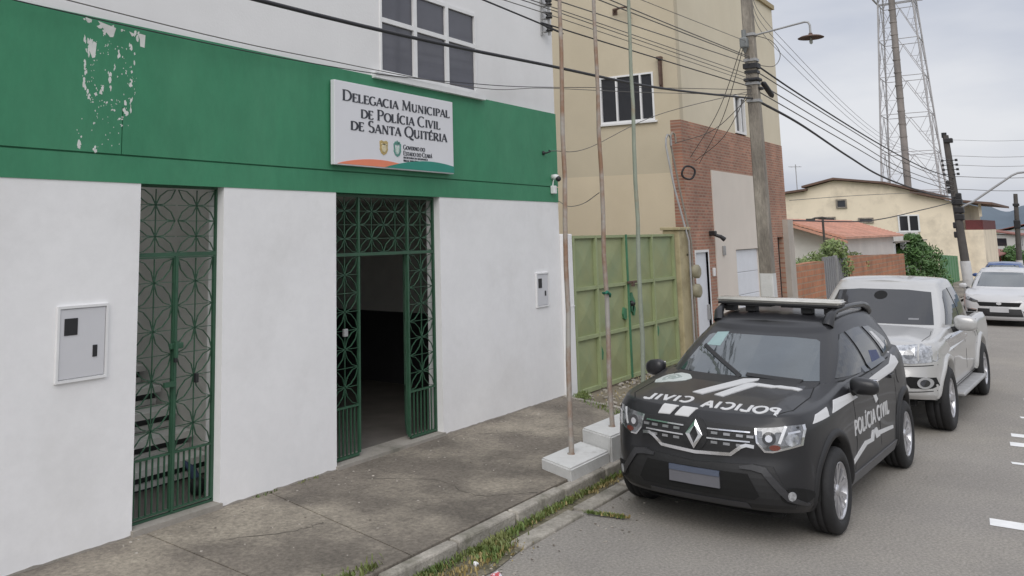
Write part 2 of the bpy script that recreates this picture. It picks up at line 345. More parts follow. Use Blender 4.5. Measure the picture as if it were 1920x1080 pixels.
# ------------------------------------------------------------------ ground (the street dips gently beyond x = 22 m)
def gz(x): return -.018*(min(max(x, 22), 105)-22)
def sheet(name, xs, y0, y1, dz, m, ys=None):
    b = MB(); f0 = y0 if callable(y0) else (lambda x: y0); f1 = y1 if callable(y1) else (lambda x: y1)
    b.grid([[(x, f0(x)+(f1(x)-f0(x))*k, gz(x)+dz) for k in (0, .5, 1)] for x in xs], smooth=False)
    return tag(b.build(name, m), kind='structure')
XS = [-60, -20, 0, 10, 22, 40, 60, 80, 105, 160, 400]
def land():
    b = MB(); xs = [-3000, -60, 0, 22, 60, 105, 400, 1500, 6000]; ys = [-3000, -400, -60, 6, 60, 400, 3000]
    b.grid([[(x, y, gz(x)-.30) for y in ys] for x in xs], smooth=False); return tag(b.build('ground', m_land), kind='structure')
land()
sheet('road', XS, -4.6, 4.12, 0, m_road)
sheet('far_sidewalk', XS, -7.5, -4.6, .12, m_sidewalk)
KY = 4.17
# sidewalk slab: its end by the gate is cut slightly askew; joints are narrow grooves between the bays
b = MB(); edges = [(-20, -20), (1.6, 1.35), (3.55, 3.2), (4.75, 4.55), (6.15, 5.62), (12.05, 11.30)]
for (a0, a1), (b0, b1) in zip(edges[:-1], edges[1:]):
    g = .007
    b.prism([(a1+g, KY), (b1-g, KY), (b0-g, 6.19), (a0+g, 6.19)], -.2, .13, 2)
tag(b.build('sidewalk', m_sidewalk), kind='structure')
b = MB(); xs = np.arange(-20, 12, .8); x0 = -20
while x0 < 11.2:
    l = .9; d = rng.uniform(-.012, .012); b.bbox(x0+.01, x0+l-.01, KY-.115+d, KY-.003, -.2, .125+rng.uniform(-.012, .008), .018); x0 += l
tag(b.build('kerb', m_kerb), kind='structure')
b = MB(); b.prism([(11.31, KY-.05), (11.40, KY-.05), (12.14, 6.19), (12.055, 6.19)], -.2, .145, 2); tag(b.build('sidewalk_end_kerb', m_kerb), kind='structure')
sheet('gutter_dirt', [2, 4.5, 6, 8, 9.5, 11.4], lambda x: 3.905-.05*math.sin(x*3.1)-(.22 if 5 < x < 6.5 else 0), 4.07, .008, mat('gutter_dirt', (.115, .105, .065), .95, .35, 5, .6, 40, col2=(.20, .175, .125), c2scale=4, c2pos=(.45, .6), fine=(50, .3)))
# gutter apron: pale concrete strips with open joints
b = MB()
for xa, xb in ((6.55, 7.62), (7.72, 8.62), (8.72, 9.7), (9.8, 11.5)): b.bbox(xa, xb, 3.74, 3.90, -.05, .028, .012)
tag(b.build('gutter_edging', m_kerb), kind='structure')
# rough ground in front of the green gate, and the pavement past it
b = MB(); gx = np.linspace(11.2, 17.55, 46); gy = np.linspace(3.9, 9.5, 30)
def rough(x, y): return .07+.03*math.sin(x*2.1+y)+.02*math.sin(3.3*y-x*1.7)+rng.uniform(-.008, .008)
b.grid([[(x, y, rough(x, y)*min(1, (y-3.85)/.4)) for y in gy] for x in gx]); tag(b.build('driveway_ground', m_earth), kind='structure')
sheet('sidewalk_beyond', [17.5, 22, 40, 60, 105], 4.2, 6.19, .12, m_sidewalk)
sheet('kerb_beyond', [17.5, 22, 40, 60, 105], 4.08, 4.2, .10, m_kerb)
# painted bars across the carriageway
for x0, x1, ya in ((9.40, 9.62, .88), (11.9, 12.0, .86), (12.86, 13.08, .93), (13.42, 13.62, .95), (14.75, 14.87, .92), (16.2, 16.45, .95), (18.1, 18.2, .93), (20.2, 20.35, .9)):
    b = MB(); b.grid([[(x0, ya, .004), (x1, ya+.02, .004)], [(x0-.02, -1.6, .004), (x1-.02, -1.6, .004)]], smooth=False); tag(b.build('road_marking', m_roadpaint), kind='structure')
def crack(pts, z, w_):
    P = cr(np.array(pts, float), 9); P = P+rng.normal(size=P.shape)*.012; b = MB()
    for q in ribbon(P, [w_*rng.uniform(.3, 1.2) for _ in P]): b.add([(x, y, z) for x, y in q], [(0, 1, 2, 3)])
    return tag(b.build('crack', m_crack), kind='structure')
m_crack = mat('dirt_in_crack', (.075, .068, .055), .95, .3, 6)
for p_ in ([(6.9, 5.9), (7.4, 5.2), (7.2, 4.6), (7.6, 4.2)], [(4.9, 5.6), (5.5, 5.25), (5.8, 5.2)], [(9.3, 5.9), (9.9, 5.4), (10.6, 5.2)]): crack(p_, .1325, .008)
# loose stones of the driveway
b = MB()
for i in range(420):
    x, y = rng.uniform(11.9, 16.8), rng.uniform(4.6, 6.1); s = rng.uniform(.012, .045); bm = bmesh.new(); bmesh.ops.create_icosphere(bm, subdivisions=1, radius=s)
    for v in bm.verts: v.co = Vector((v.co.x*rng.uniform(.8, 1.3)+x, v.co.y*rng.uniform(.8, 1.3)+y, v.co.z*.6+.085))
    b.bm(bm)
tag(b.build('gravel', mat('gravel_stone', (.34, .31, .27), .9, .3, 2)), 'loose pale stones on the bare ground before the green gate', 'gravel', kind='stuff')

# hills on the horizon
def hill(pts, x, m):
    P = cr(np.array(pts), 6); b = MB()
    b.grid([[(x+dx, y, z*k-5) for y, z in P] for dx, k in ((-260, 0), (-120, .62), (0, 1), (300, 0))]); return tag(b.build('hills', m), kind='structure')
m_hill = mat('hazy_hill_scrub', (.105, .135, .165), 1, .12, .008)  # distance haze is put into this bluish scrub colour
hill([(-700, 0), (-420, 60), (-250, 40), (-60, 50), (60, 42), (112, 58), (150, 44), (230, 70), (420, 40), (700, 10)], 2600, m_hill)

# ------------------------------------------------------------------ police station
FY = 6.195
st = thing('police_station', 'white two storey police station with a wide green band above its two grille doors', 'building', (7, FY, 0), world=True)
b = MB()
for x0, x1 in ((-6, 4.63), (5.55, 7.11), (9.03, 12.16)): b.box(x0, x1, FY, FY+.2, -.05, 2.93)
# side and rear walls, floors, roof of the shell
b.box(-6, -5.8, FY+.2, 16, -.05, 8); b.box(11.96, 12.16, FY+.2, 16, -.05, 8); b.box(-6, 12.16, 16, 16.2, -.05, 8)
b.build('lower_wall', m_white, st)
b = MB()
for x0, x1 in ((-6, 7.88), (9.95, 12.16)): b.box(x0, x1, FY+.004, FY+.2, 4.262, 8.0)
b.box(7.88, 9.95, FY+.004, FY+.2, 5.40, 8.0); b.box(7.88, 9.95, FY+.004, FY+.2, 4.262, 4.30); b.build('upper_wall', m_whiteup, st)
b = MB(); b.box(-6, 12.163, FY-.006, FY+.2, 2.93, 3.148); b.box(-6, 4.415, FY-.010, FY+.2, 3.162, 4.262); b.box(4.425, 12.163, FY-.010, FY+.2, 3.162, 4.262); b.box(-6, 12.16, FY+.012, FY+.2, 3.148, 3.162)
b.box(4.415, 4.425, FY-.010, FY+.2, 3.55, 4.262); b.box(4.415, 4.425, FY+.008, FY+.2, 3.162, 3.55)
b.build('green_band', m_green, st)
# slabs; the open light well is added to brighten the stair hall
b = MB()
for z0, z1 in ((2.93, 3.1), (8.0, 8.15)):
    b.box(-5.99, 4.56, FY+.2, 16, z0, z1); b.box(6.20, 11.97, FY+.2, 16, z0, z1); b.box(4.56, 6.20, FY+.2, 6.55, z0, z1); b.box(4.56, 6.20, 13.0, 16, z0, z1)
b.box(4.44, 4.56, 6.55, 13, 3.1, 8.0); b.box(6.20, 6.32, 6.55, 13, 3.1, 8.0); b.box(4.56, 6.20, 6.43, 6.55, 3.1, 8.0); b.box(4.56, 6.20, 13, 13.12, 3.1, 8.0); b.build('roof', m_intlight, st)
# flaked paint on the band: bare white patches
fl = MB()
def flake(cx, cz, rx, rz, n=9):
    k_ = 1 if rx < .011 else 3+int(rng.integers(0, 4))
    for q in range(k_):
        ox, oz, s = (0, 0, 1) if k_ == 1 else (rng.uniform(-.75, .75)*rx, rng.uniform(-.85, .85)*rz, rng.uniform(.28, .68)); a0 = rng.uniform(0, 6); pts = []; m_ = int(rng.integers(5, 9))
        for k in range(m_):
            r = rng.uniform(.45, 1.3); t = a0+2*PI*(k+rng.uniform(-.25, .25))/m_; pts.append((cx+ox+rx*s*r*math.cos(t), cz+oz+rz*s*r*math.sin(t)))
        fl.prism(pts, FY-.0108-.0004*rng.random(), FY-.004, 1)
TOPF = [[(4.155, 4.235), (4.33, 4.205), (4.305, 4.125), (4.275, 4.12), (4.235, 4.155)], [(4.04, 4.245), (4.10, 4.235), (4.095, 4.21), (4.05, 4.215)], [(4.46, 4.20), (4.52, 4.185), (4.49, 4.16)], [(4.545, 4.20), (4.625, 4.195), (4.62, 4.085), (4.575, 4.09), (4.57, 4.15)], [(4.07, 4.06), (4.105, 4.02), (4.12, 4.06), (4.15, 4.05), (4.14, 3.93), (4.115, 3.92), (4.09, 3.97)]]
FLK = [(4.055, 4.225, .03, .018), (4.20, 4.19, .055, .035), (4.235, 4.16, .03, .03), (4.30, 4.205, .015, .02), (4.40, 4.20, .022, .015), (4.535, 4.185, .03, .03), (4.545, 4.13, .022, .055),
       (4.05, 4.05, .018, .05), (4.09, 4.03, .022, .085), (4.07, 3.98, .02, .03), (4.05, 3.88, .02, .05), (4.055, 3.80, .018, .04), (4.05, 3.72, .014, .05), (4.075, 3.66, .02, .03), (4.10, 3.60, .016, .022),
       (4.14, 3.95, .008, .01), (4.37, 3.99, .016, .035), (4.33, 3.87, .012, .03), (4.28, 3.79, .022, .045), (4.29, 3.70, .016, .03), (4.20, 3.66, .024, .04), (4.16, 3.63, .014, .016), (4.22, 3.70, .02, .014),
       (4.48, 4.07, .016, .03), (4.52, 3.94, .008, .02), (4.50, 3.86, .01, .02), (4.49, 3.77, .018, .032), (4.43, 3.55, .03, .06), (4.46, 3.49, .026, .03), (4.50, 3.60, .014, .045), (4.40, 3.46, .03, .014), (4.50, 3.53, .01, .03),
       (4.33, 3.52, .016, .012), (4.26, 3.57, .008, .012), (4.41, 3.40, .022, .010), (4.15, 3.39, .008, .012), (4.04, 3.42, .006, .006), (4.02, 3.22, .022, .035), (4.04, 3.28, .008, .012), (4.17, 3.18, .02, .028), (4.52, 4.02, .01, .012),
       (4.13, 3.56, .012, .01), (4.36, 3.80, .007, .01), (4.40, 3.83, .006, .008), (4.44, 3.84, .006, .009), (4.31, 3.60, .01, .01), (4.24, 3.84, .006, .006), (4.19, 3.97, .005, .006), (4.26, 3.99, .005, .006)]
for q in TOPF: fl.prism(q, FY-.0114, FY-.004, 1)
for f in FLK: flake(*f)
for i in range(110):
    a = rng.uniform(0, 6.28); q = rng.uniform(.55, 1.05); flake(4.29+.25*q*math.cos(a), 3.78+.36*q*math.sin(a), rng.uniform(.002, .006), rng.uniform(.003, .009), 6)
for i in range(14): flake(rng.uniform(4.0, 4.53), rng.uniform(3.2, 3.45), .004, .006, 6)
fl.build('flaked_paint', mat('bare_plaster', (.66, .67, .64), .9, .1, 9), st)
# ragged lower edge of the wall paint, bare cement showing under it
for x0, x1 in ((-6, 4.63), (5.55, 7.11), (9.03, 12.16)):
    n = int((x1-x0)/.07); P = [(x0+(x1-x0)*k/n, .138+abs(rng.normal())*.006+.004*math.sin(k*.31)**2) for k in range(n+1)]
    b = MB(); b.prism([(x0, .0), (x1, .0)]+P[::-1], FY-.006, FY+.01, 1); b.build('bare_wall_foot', m_gutter, st)
b = MB(); b.box(4.62, 5.56, FY-.03, FY+.25, .02, .175); b.build('threshold', m_gutter, st)
b = MB(); b.box(7.10, 9.04, FY-.03, FY+.25, .02, .165); b.build('threshold', m_gutter, st)
# upstairs window
b = MB(); wx = [7.88, 8.57, 9.26, 9.95]
for x in wx: b.box(x-.032 if x > 7.9 else x, x+.032 if x < 9.9 else x, FY-.012, FY+.06, 4.30, 5.40)
for z in (4.30, 4.92, 5.355): b.box(7.914, 9.916, FY-.009, FY+.057, z, z+(.055 if z < 5 else .045))
wf = b.build('window', m_wmetal, st)
b = MB(); b.box(7.72, 10.06, FY-.07, FY+.003, 4.235, 4.30); b.build('sill', m_wmetal, wf)
for i in range(3):
    for z0, z1 in ((4.357, 4.918), (4.977, 5.353)):
        b = MB(); b.box(wx[i]+.034, wx[i+1]-.034, FY+.02, FY+.03, z0, z1); b.build('pane', m_glassup, wf)
b = MB(); b.box(7.88, 9.95, FY+.19, FY+.21, 4.3, 5.4); b.build('unlit_room_sheet', m_void, wf)  # dark sheet standing in for the unlit room behind the panes
# the stair hall behind the narrow door
b = MB(); b.box(4.40, 4.56, FY+.2, 13, 0, 2.93); b.box(6.20, 6.36, FY+.2, 13, 0, 2.93); b.box(4.40, 6.36, 13.0, 13.2, 0, 2.93); b.build('stair_hall_walls', m_intlight, st)
b = MB(); b.box(4.56, 6.20, FY+.25, 13, .0, .15); b.build('stair_hall_floor', m_intfloor, st)
b = MB()
for i in range(12): b.box(4.58, 6.18, 7.02+i*.27, 7.02+i*.27+.33, .30+i*.19, .36+i*.19); b.box(4.58, 6.18, 7.10+i*.27, 7.36+i*.27, .17+i*.19, .225+i*.19)
b.build('stair_treads', m_intlight, st)
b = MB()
for i in range(12): b.box(4.585, 6.175, 7.12+i*.27, 7.16+i*.27, .15+i*.19, .30+i*.19)  # dark colour stands in for the shade under each nosing
b.build('stair_shade_risers', m_intdark, st)
# the dark room behind the wide door
b = MB(); b.box(6.55, 6.7, FY+.2, 13, 1.25, 2.93); b.box(11.6, 11.8, FY+.2, 13, 1.25, 2.93); b.box(6.55, 11.8, 12.0, 12.15, 1.25, 2.93); b.box(9.3, 9.42, 9.2, 12, 1.25, 2.93); b.build('front_room_walls', m_intlight, st)
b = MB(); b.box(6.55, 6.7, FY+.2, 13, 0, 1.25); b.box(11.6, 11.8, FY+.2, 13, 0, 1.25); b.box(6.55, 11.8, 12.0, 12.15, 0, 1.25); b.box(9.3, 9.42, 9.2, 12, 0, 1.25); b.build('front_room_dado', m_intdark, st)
b = MB(); b.box(6.6, 11.7, FY+.25, 13, .0, .14); b.build('front_room_floor', m_intfloor, st)
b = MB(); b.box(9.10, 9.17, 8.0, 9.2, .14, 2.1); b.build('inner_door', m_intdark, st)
# grilles: star-and-petal panels of flat bar
def petals(b, x0, x1, z0, z1, per, y, wd=.0064, th=.012, half=False):
    """column of star motifs filling x0..x1, z0..z1"""
    xc = (x0+x1)/2; n = max(1, round((z1-z0)/per)); p = (z1-z0)/n; U = (0, 1, 0)
    b.bar((xc, y, z0), (xc, y, z1), wd, th, U)
    for i in range(n):
        zc = z0+(i+.5)*p
        b.bar((x0, y, zc), (x1, y, zc), wd*.8, th, U)
        if i: b.bar((x0, y, z0+i*p), (x1, y, z0+i*p), wd*.8, th, U)
        for sx, xe in ((-1, x0), (1, x1)):
            for sz in (-1, 1):
                ze = zc+sz*p/2; dx, dz = xe-xc, ze-zc
                for k in (.16, -.16):
                    q = [(xc, zc), (xc+dx*.32-dz*k, zc+dz*.32+dx*k), (xc+dx*.68-dz*k, zc+dz*.68+dx*k), (xe, ze)]
                    for a, c in zip(q[:-1], q[1:]): b.bar((a[0], y, a[1]), (c[0], y, c[1]), wd, th, U)
def frame(b, x0, x1, z0, z1, y, s=.03):
    b.box(x0, x0+s, y-.015, y+.015, z0, z1); b.box(x1-s, x1, y-.015, y+.015, z0, z1); b.box(x0+s, x1-s, y-.015, y+.015, z0, z0+s); b.box(x0+s, x1-s, y-.015, y+.015, z1-s, z1)
GY = FY+.10
g1 = MB(); frame(g1, 4.632, 5.548, .178, 2.925, GY, .016); g1.box(5.078, 5.102, GY-.022, GY+.010, .194, 2.315); g1.box(4.648, 5.532, GY-.018, GY+.018, 2.315, 2.35)
d1 = g1.build('grille_door', m_gate, st)
for xa, xb in ((4.65, 5.077), (5.103, 5.53)):
    b = MB(); petals(b, xa+.004, xb-.004, 2.352, 2.895, .36, GY); b.build('transom_grille', m_gate, d1)
    b = MB(); frame(b, xa, xb, .21, 2.312, GY, .011); b.box(xa+.014, xb-.014, GY-.013, GY+.013, .66, .675); petals(b, xa+.014, xb-.014, .675, 2.298, .40, GY)
    for k in range(1, 7): x = xa+(xb-xa)*k/7; b.box(x-.005, x+.005, GY-.008, GY+.008, .224, .66)
    b.build('leaf', m_gate, d1)
b = MB(); b.bbox(5.02, 5.16, GY-.05, GY-.016, 1.53, 1.58, .008); b.box(5.05, 5.08, GY-.075, GY-.05, 1.46, 1.60); b.box(4.97, 5.09, GY-.045, GY-.017, 1.22, 1.26); b.build('bolt', m_gate, d1)
b = MB(); b.bbox(5.30, 5.335, GY-.05, GY-.016, 1.22, 1.30, .006); b.bbox(5.055, 5.085, GY-.07, GY-.04, 1.42, 1.49, .006); b.build('padlock', m_black, d1)
g2 = MB(); frame(g2, 7.112, 9.028, 2.262, 2.922, GY, .028)
for xa, xb in ((7.112, 7.14), (9.0, 9.028)): g2.box(xa, xb, GY-.015, GY+.015, .168, 2.262)
for xa, xb in ((7.14, 7.575), (8.505, 9.0)): g2.box(xa, xb, GY-.0149, GY+.0149, .175, .20)
g2.box(7.14, 9.0, GY-.018, GY+.018, 2.255, 2.29); g2.box(7.575, 7.605, GY-.014, GY+.014, .20, 2.255); g2.box(8.475, 8.505, GY-.014, GY+.014, .20, 2.255); g2.box(7.575, 7.605, GY-.014, GY+.014, 2.29, 2.894); g2.box(8.475, 8.505, GY-.014, GY+.014, 2.29, 2.894)
d2 = g2.build('grille_door', m_gate, st)
for xa, xb in ((7.142, 7.573), (7.607, 8.04), (8.04, 8.473), (8.507, 8.998)):
    b = MB(); petals(b, xa, xb, 2.292, 2.892, .40, GY); b.build('transom_grille', m_gate, d2)
for xa, xb in ((7.142, 7.573), (8.507, 8.998)):
    b = MB(); petals(b, xa, xb, .70, 2.253, .40, GY); b.box(xa, xb, GY-.013, GY+.013, .68, .70)
    for k in range(1, 7): x = xa+(xb-xa)*k/7; b.box(x-.006, x+.006, GY-.008, GY+.008, .198, .68)
    b.build('side_grille', m_gate, d2)
# the leaf that stands open, folded back into the room (written in the leaf's own plane, then swung round its hinge)
b = MB(); frame(b, 0, .43, .21, 2.25, 0, .024); b.box(.024, .406, -.013, .013, .66, .68); petals(b, .024, .406, .68, 2.226, .40, 0)
for k in range(1, 7): x = .43*k/7; b.box(x-.006, x+.006, -.008, .008, .234, .66)
ca, sa = math.cos(R(13)), math.sin(R(52)); b.v = [(8.53+x*ca-y*sa, GY+.05+x*sa+y*ca, z) for x, y, z in b.v]; b.build('leaf', m_gate, d2)
b = MB(); b.bbox(7.30, 7.36, GY-.05, GY-.016, 1.42, 1.50, .008); b.build('lock_plate', m_galv, d2)
# things on the station
t = thing('bundle', 'small dark bundle lying on the stair hall floor behind the narrow grille', 'bundle', (5.68, 6.62, .15), world=True)
b = MB(); bm = bmesh.new(); bmesh.ops.create_icosphere(bm, subdivisions=3, radius=.085)
for v in bm.verts: v.co = Vector((v.co.x*1.0+5.66, v.co.y*.9+6.62, max(v.co.z*1.0+.225, .151)))
b.bm(bm, True); b.build('bag', m_black, t)
b = MB(); b.tube([(5.66, 6.64, .28), (5.63, 6.67, .37), (5.58, 6.72, .44)], [.045, .04, .015]); b.build('cloth', mat('blue_cloth', (.05, .07, .13), .8), t)
def meter_box(x0, x1, z0, z1, label, win, slot):
    t = thing('meter_box', label, 'meter box', ((x0+x1)/2, FY, z0), world=True)
    b = MB(); s = .02
    b.box(x0-s, x0, FY-.022, FY+.001, z0-s, z1+s); b.box(x1, x1+s, FY-.022, FY+.001, z0-s, z1+s); b.box(x0, x1, FY-.0221, FY+.001, z0-s, z0); b.box(x0, x1, FY-.0221, FY+.001, z1, z1+s); b.build('frame', m_wmetal, t)
    b = MB(); b.bbox(x0+.006, x1-.006, FY-.014, FY-.0005, z0+.006, z1-.006, .004); d = b.build('door', mat('meter_door', (.60, .60, .62), .5, .03), t)
    for nm, (a, c, e, f) in (('viewing_window', win), ('latch', slot)):
        b = MB(); b.bbox(x0+(x1-x0)*a, x0+(x1-x0)*c, FY-.020, FY-.0135, z0+(z1-z0)*e, z0+(z1-z0)*f, .003); b.build(nm, m_black, d)
meter_box(3.91, 4.32, 1.42, 1.95, 'larger white electricity meter box in the wall left of the narrow grille door', (.10, .38, .62, .86), (.72, .82, .28, .45))
meter_box(11.40, 11.73, 1.46, 1.90, 'smaller white electricity meter box near the corner by the green gate', (.12, .42, .56, .86), (.66, .78, .30, .46))
# sign board
SX0, SX1, SZ0, SZ1, SYF = 6.99, 9.235, 3.215, 4.115, FY-.085
sg = thing('sign_board', 'white police station name board with black lettering hung on the green band', 'sign', ((SX0+SX1)/2, FY-.05, SZ0), world=True)
b = MB(); b.bbox(SX0, SX1, SYF, FY-.03, SZ0, SZ1, .006); b.build('board', m_signw, sg)
b = MB(); b.box(SX0+.2, SX0+.26, FY-.03, FY-.01, SZ0+.1, SZ1-.1); b.box(SX1-.26, SX1-.2, FY-.03, FY-.01, SZ0+.1, SZ1-.1); b.build('bracket', m_galv, sg)
SW, SH = SX1-SX0, SZ1-SZ0
def slab(mb, polys, y, th=.004):
    """thin cut-out shapes lying on the board"""
    for i, p in enumerate(polys): mb.prism(p, y-th-(i % 7)*.00012, y+.002, 1)
    return mb
def sx(u): return SX0+u*SW
def sz(v): return SZ1-v*SH
for txt, u0, u1, v1, h in (('Delegacia Municipal', .058, .965, .232, .132), ('de Polícia Civil', .195, .872, .412, .135), ('de Santa Quitéria', .118, .935, .572, .137)):
    b = MB(); slab(b, text_polys(txt, sx(u0), sz(v1), h*SH, (u1-u0)*SW, True, .17, .07, .78), SYF); b.build('lettering', m_ink, sg)
b = MB(); slab(b, text_polys('Governo do', sx(.535), sz(.735), .058*SH, .19*SW, True, .18, .08, .78), SYF); slab(b, text_polys('Estado do Ceará', sx(.535), sz(.812), .058*SH, .255*SW, True, .18, .08, .78), SYF)
slab(b, text_polys('SECRETARIA DA SEGURANÇA', sx(.535), sz(.852), .022*SH, .215*SW, False, .17), SYF); slab(b, text_polys('PÚBLICA E', sx(.535), sz(.892), .022*SH, .05*SW, False, .17), SYF); slab(b, text_polys('DEFESA SOCIAL', sx(.592), sz(.892), .022*SH, .075*SW, False, .22), SYF)
b.build('small_lettering', m_ink, sg)
def shield(cx, cz, w, h): return [(cx-w/2, cz+h*.42), (cx-w*.3, cz+h*.5), (cx, cz+h*.44), (cx+w*.3, cz+h*.5), (cx+w/2, cz+h*.42), (cx+w*.46, cz), (cx+w*.5, cz-h*.12), (cx+w*.3, cz-h*.38), (cx, cz-h*.5), (cx-w*.3, cz-h*.38), (cx-w*.5, cz-h*.12), (cx-w*.46, cz)][::-1]
b = MB(); slab(b, [shield(sx(.372), sz(.745), .15, .165)], SYF); c1 = b.build('police_crest', m_gold, sg)
b = MB(); slab(b, [circ(sx(.372), sz(.745), .042, .05)], SYF-.004); slab(b, ribbon([(sx(.372)-.05, sz(.70)), (sx(.372)+.05, sz(.70))], .012), SYF-.004); c1b = b.build('crest_centre', mat('crest_pale', (.62, .55, .36), .5, .25, 40), c1)
b = MB(); s_ = shield(sx(.484), sz(.75), .115, .14); slab(b, ribbon(s_+[s_[0]], .024), SYF); slab(b, [circ(sx(.484)-.028, sz(.66), .024, .012), circ(sx(.484)+.028, sz(.66), .024, .012), circ(sx(.484), sz(.655), .012, .02)], SYF); c2_ = b.build('state_crest', m_crestg, sg)
b = MB(); slab(b, [circ(sx(.484), sz(.75), .034, .042)], SYF); slab(b, ribbon([(sx(.484), sz(.80)), (sx(.484)+.01, sz(.72))], .02), SYF-.004); b.build('crest_centre', mat('crest_sky', (.50, .60, .55), .5, .2, 40), c2_)
u = np.linspace(0, 1, 26)
def swoosh(u0, u1, top, bot):
    uu = np.linspace(u0, u1, 24); return [(sx(a), sz(top(a))) for a in uu]+[(sx(a), sz(bot(a))) for a in uu[::-1]]
edge = lambda a: .985
b = MB(); slab(b, [swoosh(.02, .60, lambda a: .985-.085*math.sin(PI*min(1, (a-.02)/.62))**.8, lambda a: max(.985-.085*math.sin(PI*min(1, (a-.02)/.62))**.8+.002, min(.985, 1.075-.30*(a-.25) if a > .40 else .985)))], SYF); b.build('orange_wave', m_orange, sg)
b = MB(); slab(b, [swoosh(.38, .998, lambda a: .985-.125*math.sin(PI*min(1, (a-.38)/.80))**.9, lambda a: .986)], SYF-.002); b.build('teal_wave', m_teal, sg)
# cameras and the insulator rack
t = thing('security_camera', 'small white dome camera high on the green band at the corner', 'camera', (11.98, FY, 3.24), world=True)
b = MB(); b.lathe([(0, -.10), (.028, -.10), (.04, -.06), (.04, 0), (0, 0)], (11.98, FY-.012, 3.30), 1, 16); b.build('housing', m_wmetal, t)
b = MB(); bm = bmesh.new(); bmesh.ops.create_uvsphere(bm, u_segments=12, v_segments=8, radius=.042)
for v in bm.verts: v.co += Vector((11.98, FY-.11, 3.27))
b.bm(bm, True); b.build('lens', m_black, t)
t = thing('junction_box', 'white junction box under the dome camera on the green band', 'junction box', (11.96, FY, 3.05), world=True)
b = MB(); b.bbox(11.91, 12.0, FY-.075, FY-.01, 3.05, 3.17, .012); b.build('body', m_wmetal, t); b = MB(); b.tube([(11.955, FY-.03, 3.168), (11.965, FY-.03, 3.21), (11.98, FY-.035, 3.26)], .008); b.build('conduit', m_wmetal, t)
t = thing('insulator_rack', 'upright cable rack with round black insulators by the corner of the upper white wall', 'insulator rack', (11.87, FY-.1, 5.45), world=True)
b = MB(); b.box(11.80, 11.83, FY-.02, FY+.01, 5.42, 6.35); 
for i in range(5):
    for z in (5.47+i*.2, 5.58+i*.2): b.box(11.805, 11.90, FY-.075, FY-.02, z, z+.012)
b.box(11.885, 11.899, FY-.115, FY-.076, 5.42, 6.4); b.build('bracket', m_galv, t)
for i in range(5):
    b = MB(); b.lathe([(0, 0), (.05, 0), (.052, .02), (.03, .04), (.052, .06), (.05, .085), (0, .085)], (11.892, FY-.10, 5.485+i*.2), 2, 14); b.build('insulator', m_black, t)
t = thing('wall_hook', 'small dark iron wire hook on the green band near the corner', 'hook', (11.72, FY, 3.62), world=True)
b = MB(); b.tube([(11.72, FY, 3.64), (11.72, FY-.07, 3.64), (11.76, FY-.11, 3.66), (11.78, FY-.08, 3.68)], .012); b.lathe([(0, 0), (.03, 0), (.03, -.02), (0, -.02)], (11.72, FY-.01, 3.64), 1, 10); b.build('hook', m_black, t)

# ------------------------------------------------------------------ flagpoles on their stepped plinth
b = MB(); k_ = .22
def par(x0, x1, y0, y1): return [(x0, y0), (x1, y0), (x1+k_*(y1-y0)/.42, y1), (x0+k_*(y1-y0)/.42, y1)]
pl = thing('flagpole_plinth', 'stepped white painted concrete plinth on the sidewalk edge carrying the flagpoles', 'plinth', (9.7, 4.35, .13), world=True)
def chamf(poly, z0, z1, nm):
    bm = bmesh.new(); lo = [bm.verts.new((x, y, z0)) for x, y in poly]; hi = [bm.verts.new((x, y, z1)) for x, y in poly]; n = len(poly)
    bm.faces.new(lo[::-1]); bm.faces.new(hi)
    for i in range(n): bm.faces.new((lo[i], lo[(i+1) % n], hi[(i+1) % n], hi[i]))
    bmesh.ops.bevel(bm, geom=list(bm.edges), offset=.016, segments=2, affect='EDGES'); b = MB(); b.bm(bm); return b.build(nm, m_concwhite, pl)
chamf(par(8.14, 9.04, 4.12, 4.56), .10, .235, 'low_step'); chamf(par(9.042, 10.05, 4.10, 4.54), .10, .375, 'high_step'); chamf(par(10.052, 10.9, 4.12, 4.56), .10, .235, 'low_step')
def flagpole(x, y, z, xt, yt, label, m, r=.028, h=6.6):
    t = thing('flagpole', label, 'flagpole', (x, y, z), world=True); b = MB(); n = 14
    pts = [(x+(xt-x)*k/n+.006*math.sin(k*1.9+x), y+(yt-y)*k/n+.006*math.cos(k*2.3+x), z+h*k/n) for k in range(n+1)]
    b.tube(pts, [r-(r-.019)*k/n for k in range(n+1)], 10); b.build('shaft', m, t)
    b = MB(); b.tube([(x, y, z-.01), (x, y, z+.012)], r+.01, 10); b.build('collar', m, t)
    b = MB(); bm = bmesh.new(); bmesh.ops.create_uvsphere(bm, u_segments=10, v_segments=8, radius=.045)
    for v in bm.verts: v.co += Vector(pts[-1])
    b.bm(bm, True); b.build('finial', m_galv, t); return t
flagpole(8.68, 4.38, .233, 8.87, 4.38, 'heavily rusted flagpole on the low front step of the white plinth', m_steel)
t = flagpole(9.52, 4.30, .373, 9.58, 4.32, 'rust streaked middle flagpole with a green rag tied at its waist', m_steel, .027, 6.5)
b = MB(); b.tube([(9.505, 4.275, 1.82), (9.545, 4.262, 1.80), (9.585, 4.28, 1.77), (9.57, 4.335, 1.79), (9.515, 4.335, 1.81), (9.505, 4.275, 1.82)], .013, 6); b.tube([(9.51, 4.27, 1.81), (9.44, 4.25, 1.83), (9.37, 4.24, 1.815)], [.014, .018, .008], 6); solo(b, 'rag', mat('green_rag', (.02, .16, .10), .9), 'green rag knotted round the middle flagpole', 'rag')
flagpole(10.60, 4.36, .233, 10.75, 4.36, 'flagpole nearest the police car, green tinted at the top and bare grey below', m_steelg, .028, 6.7)
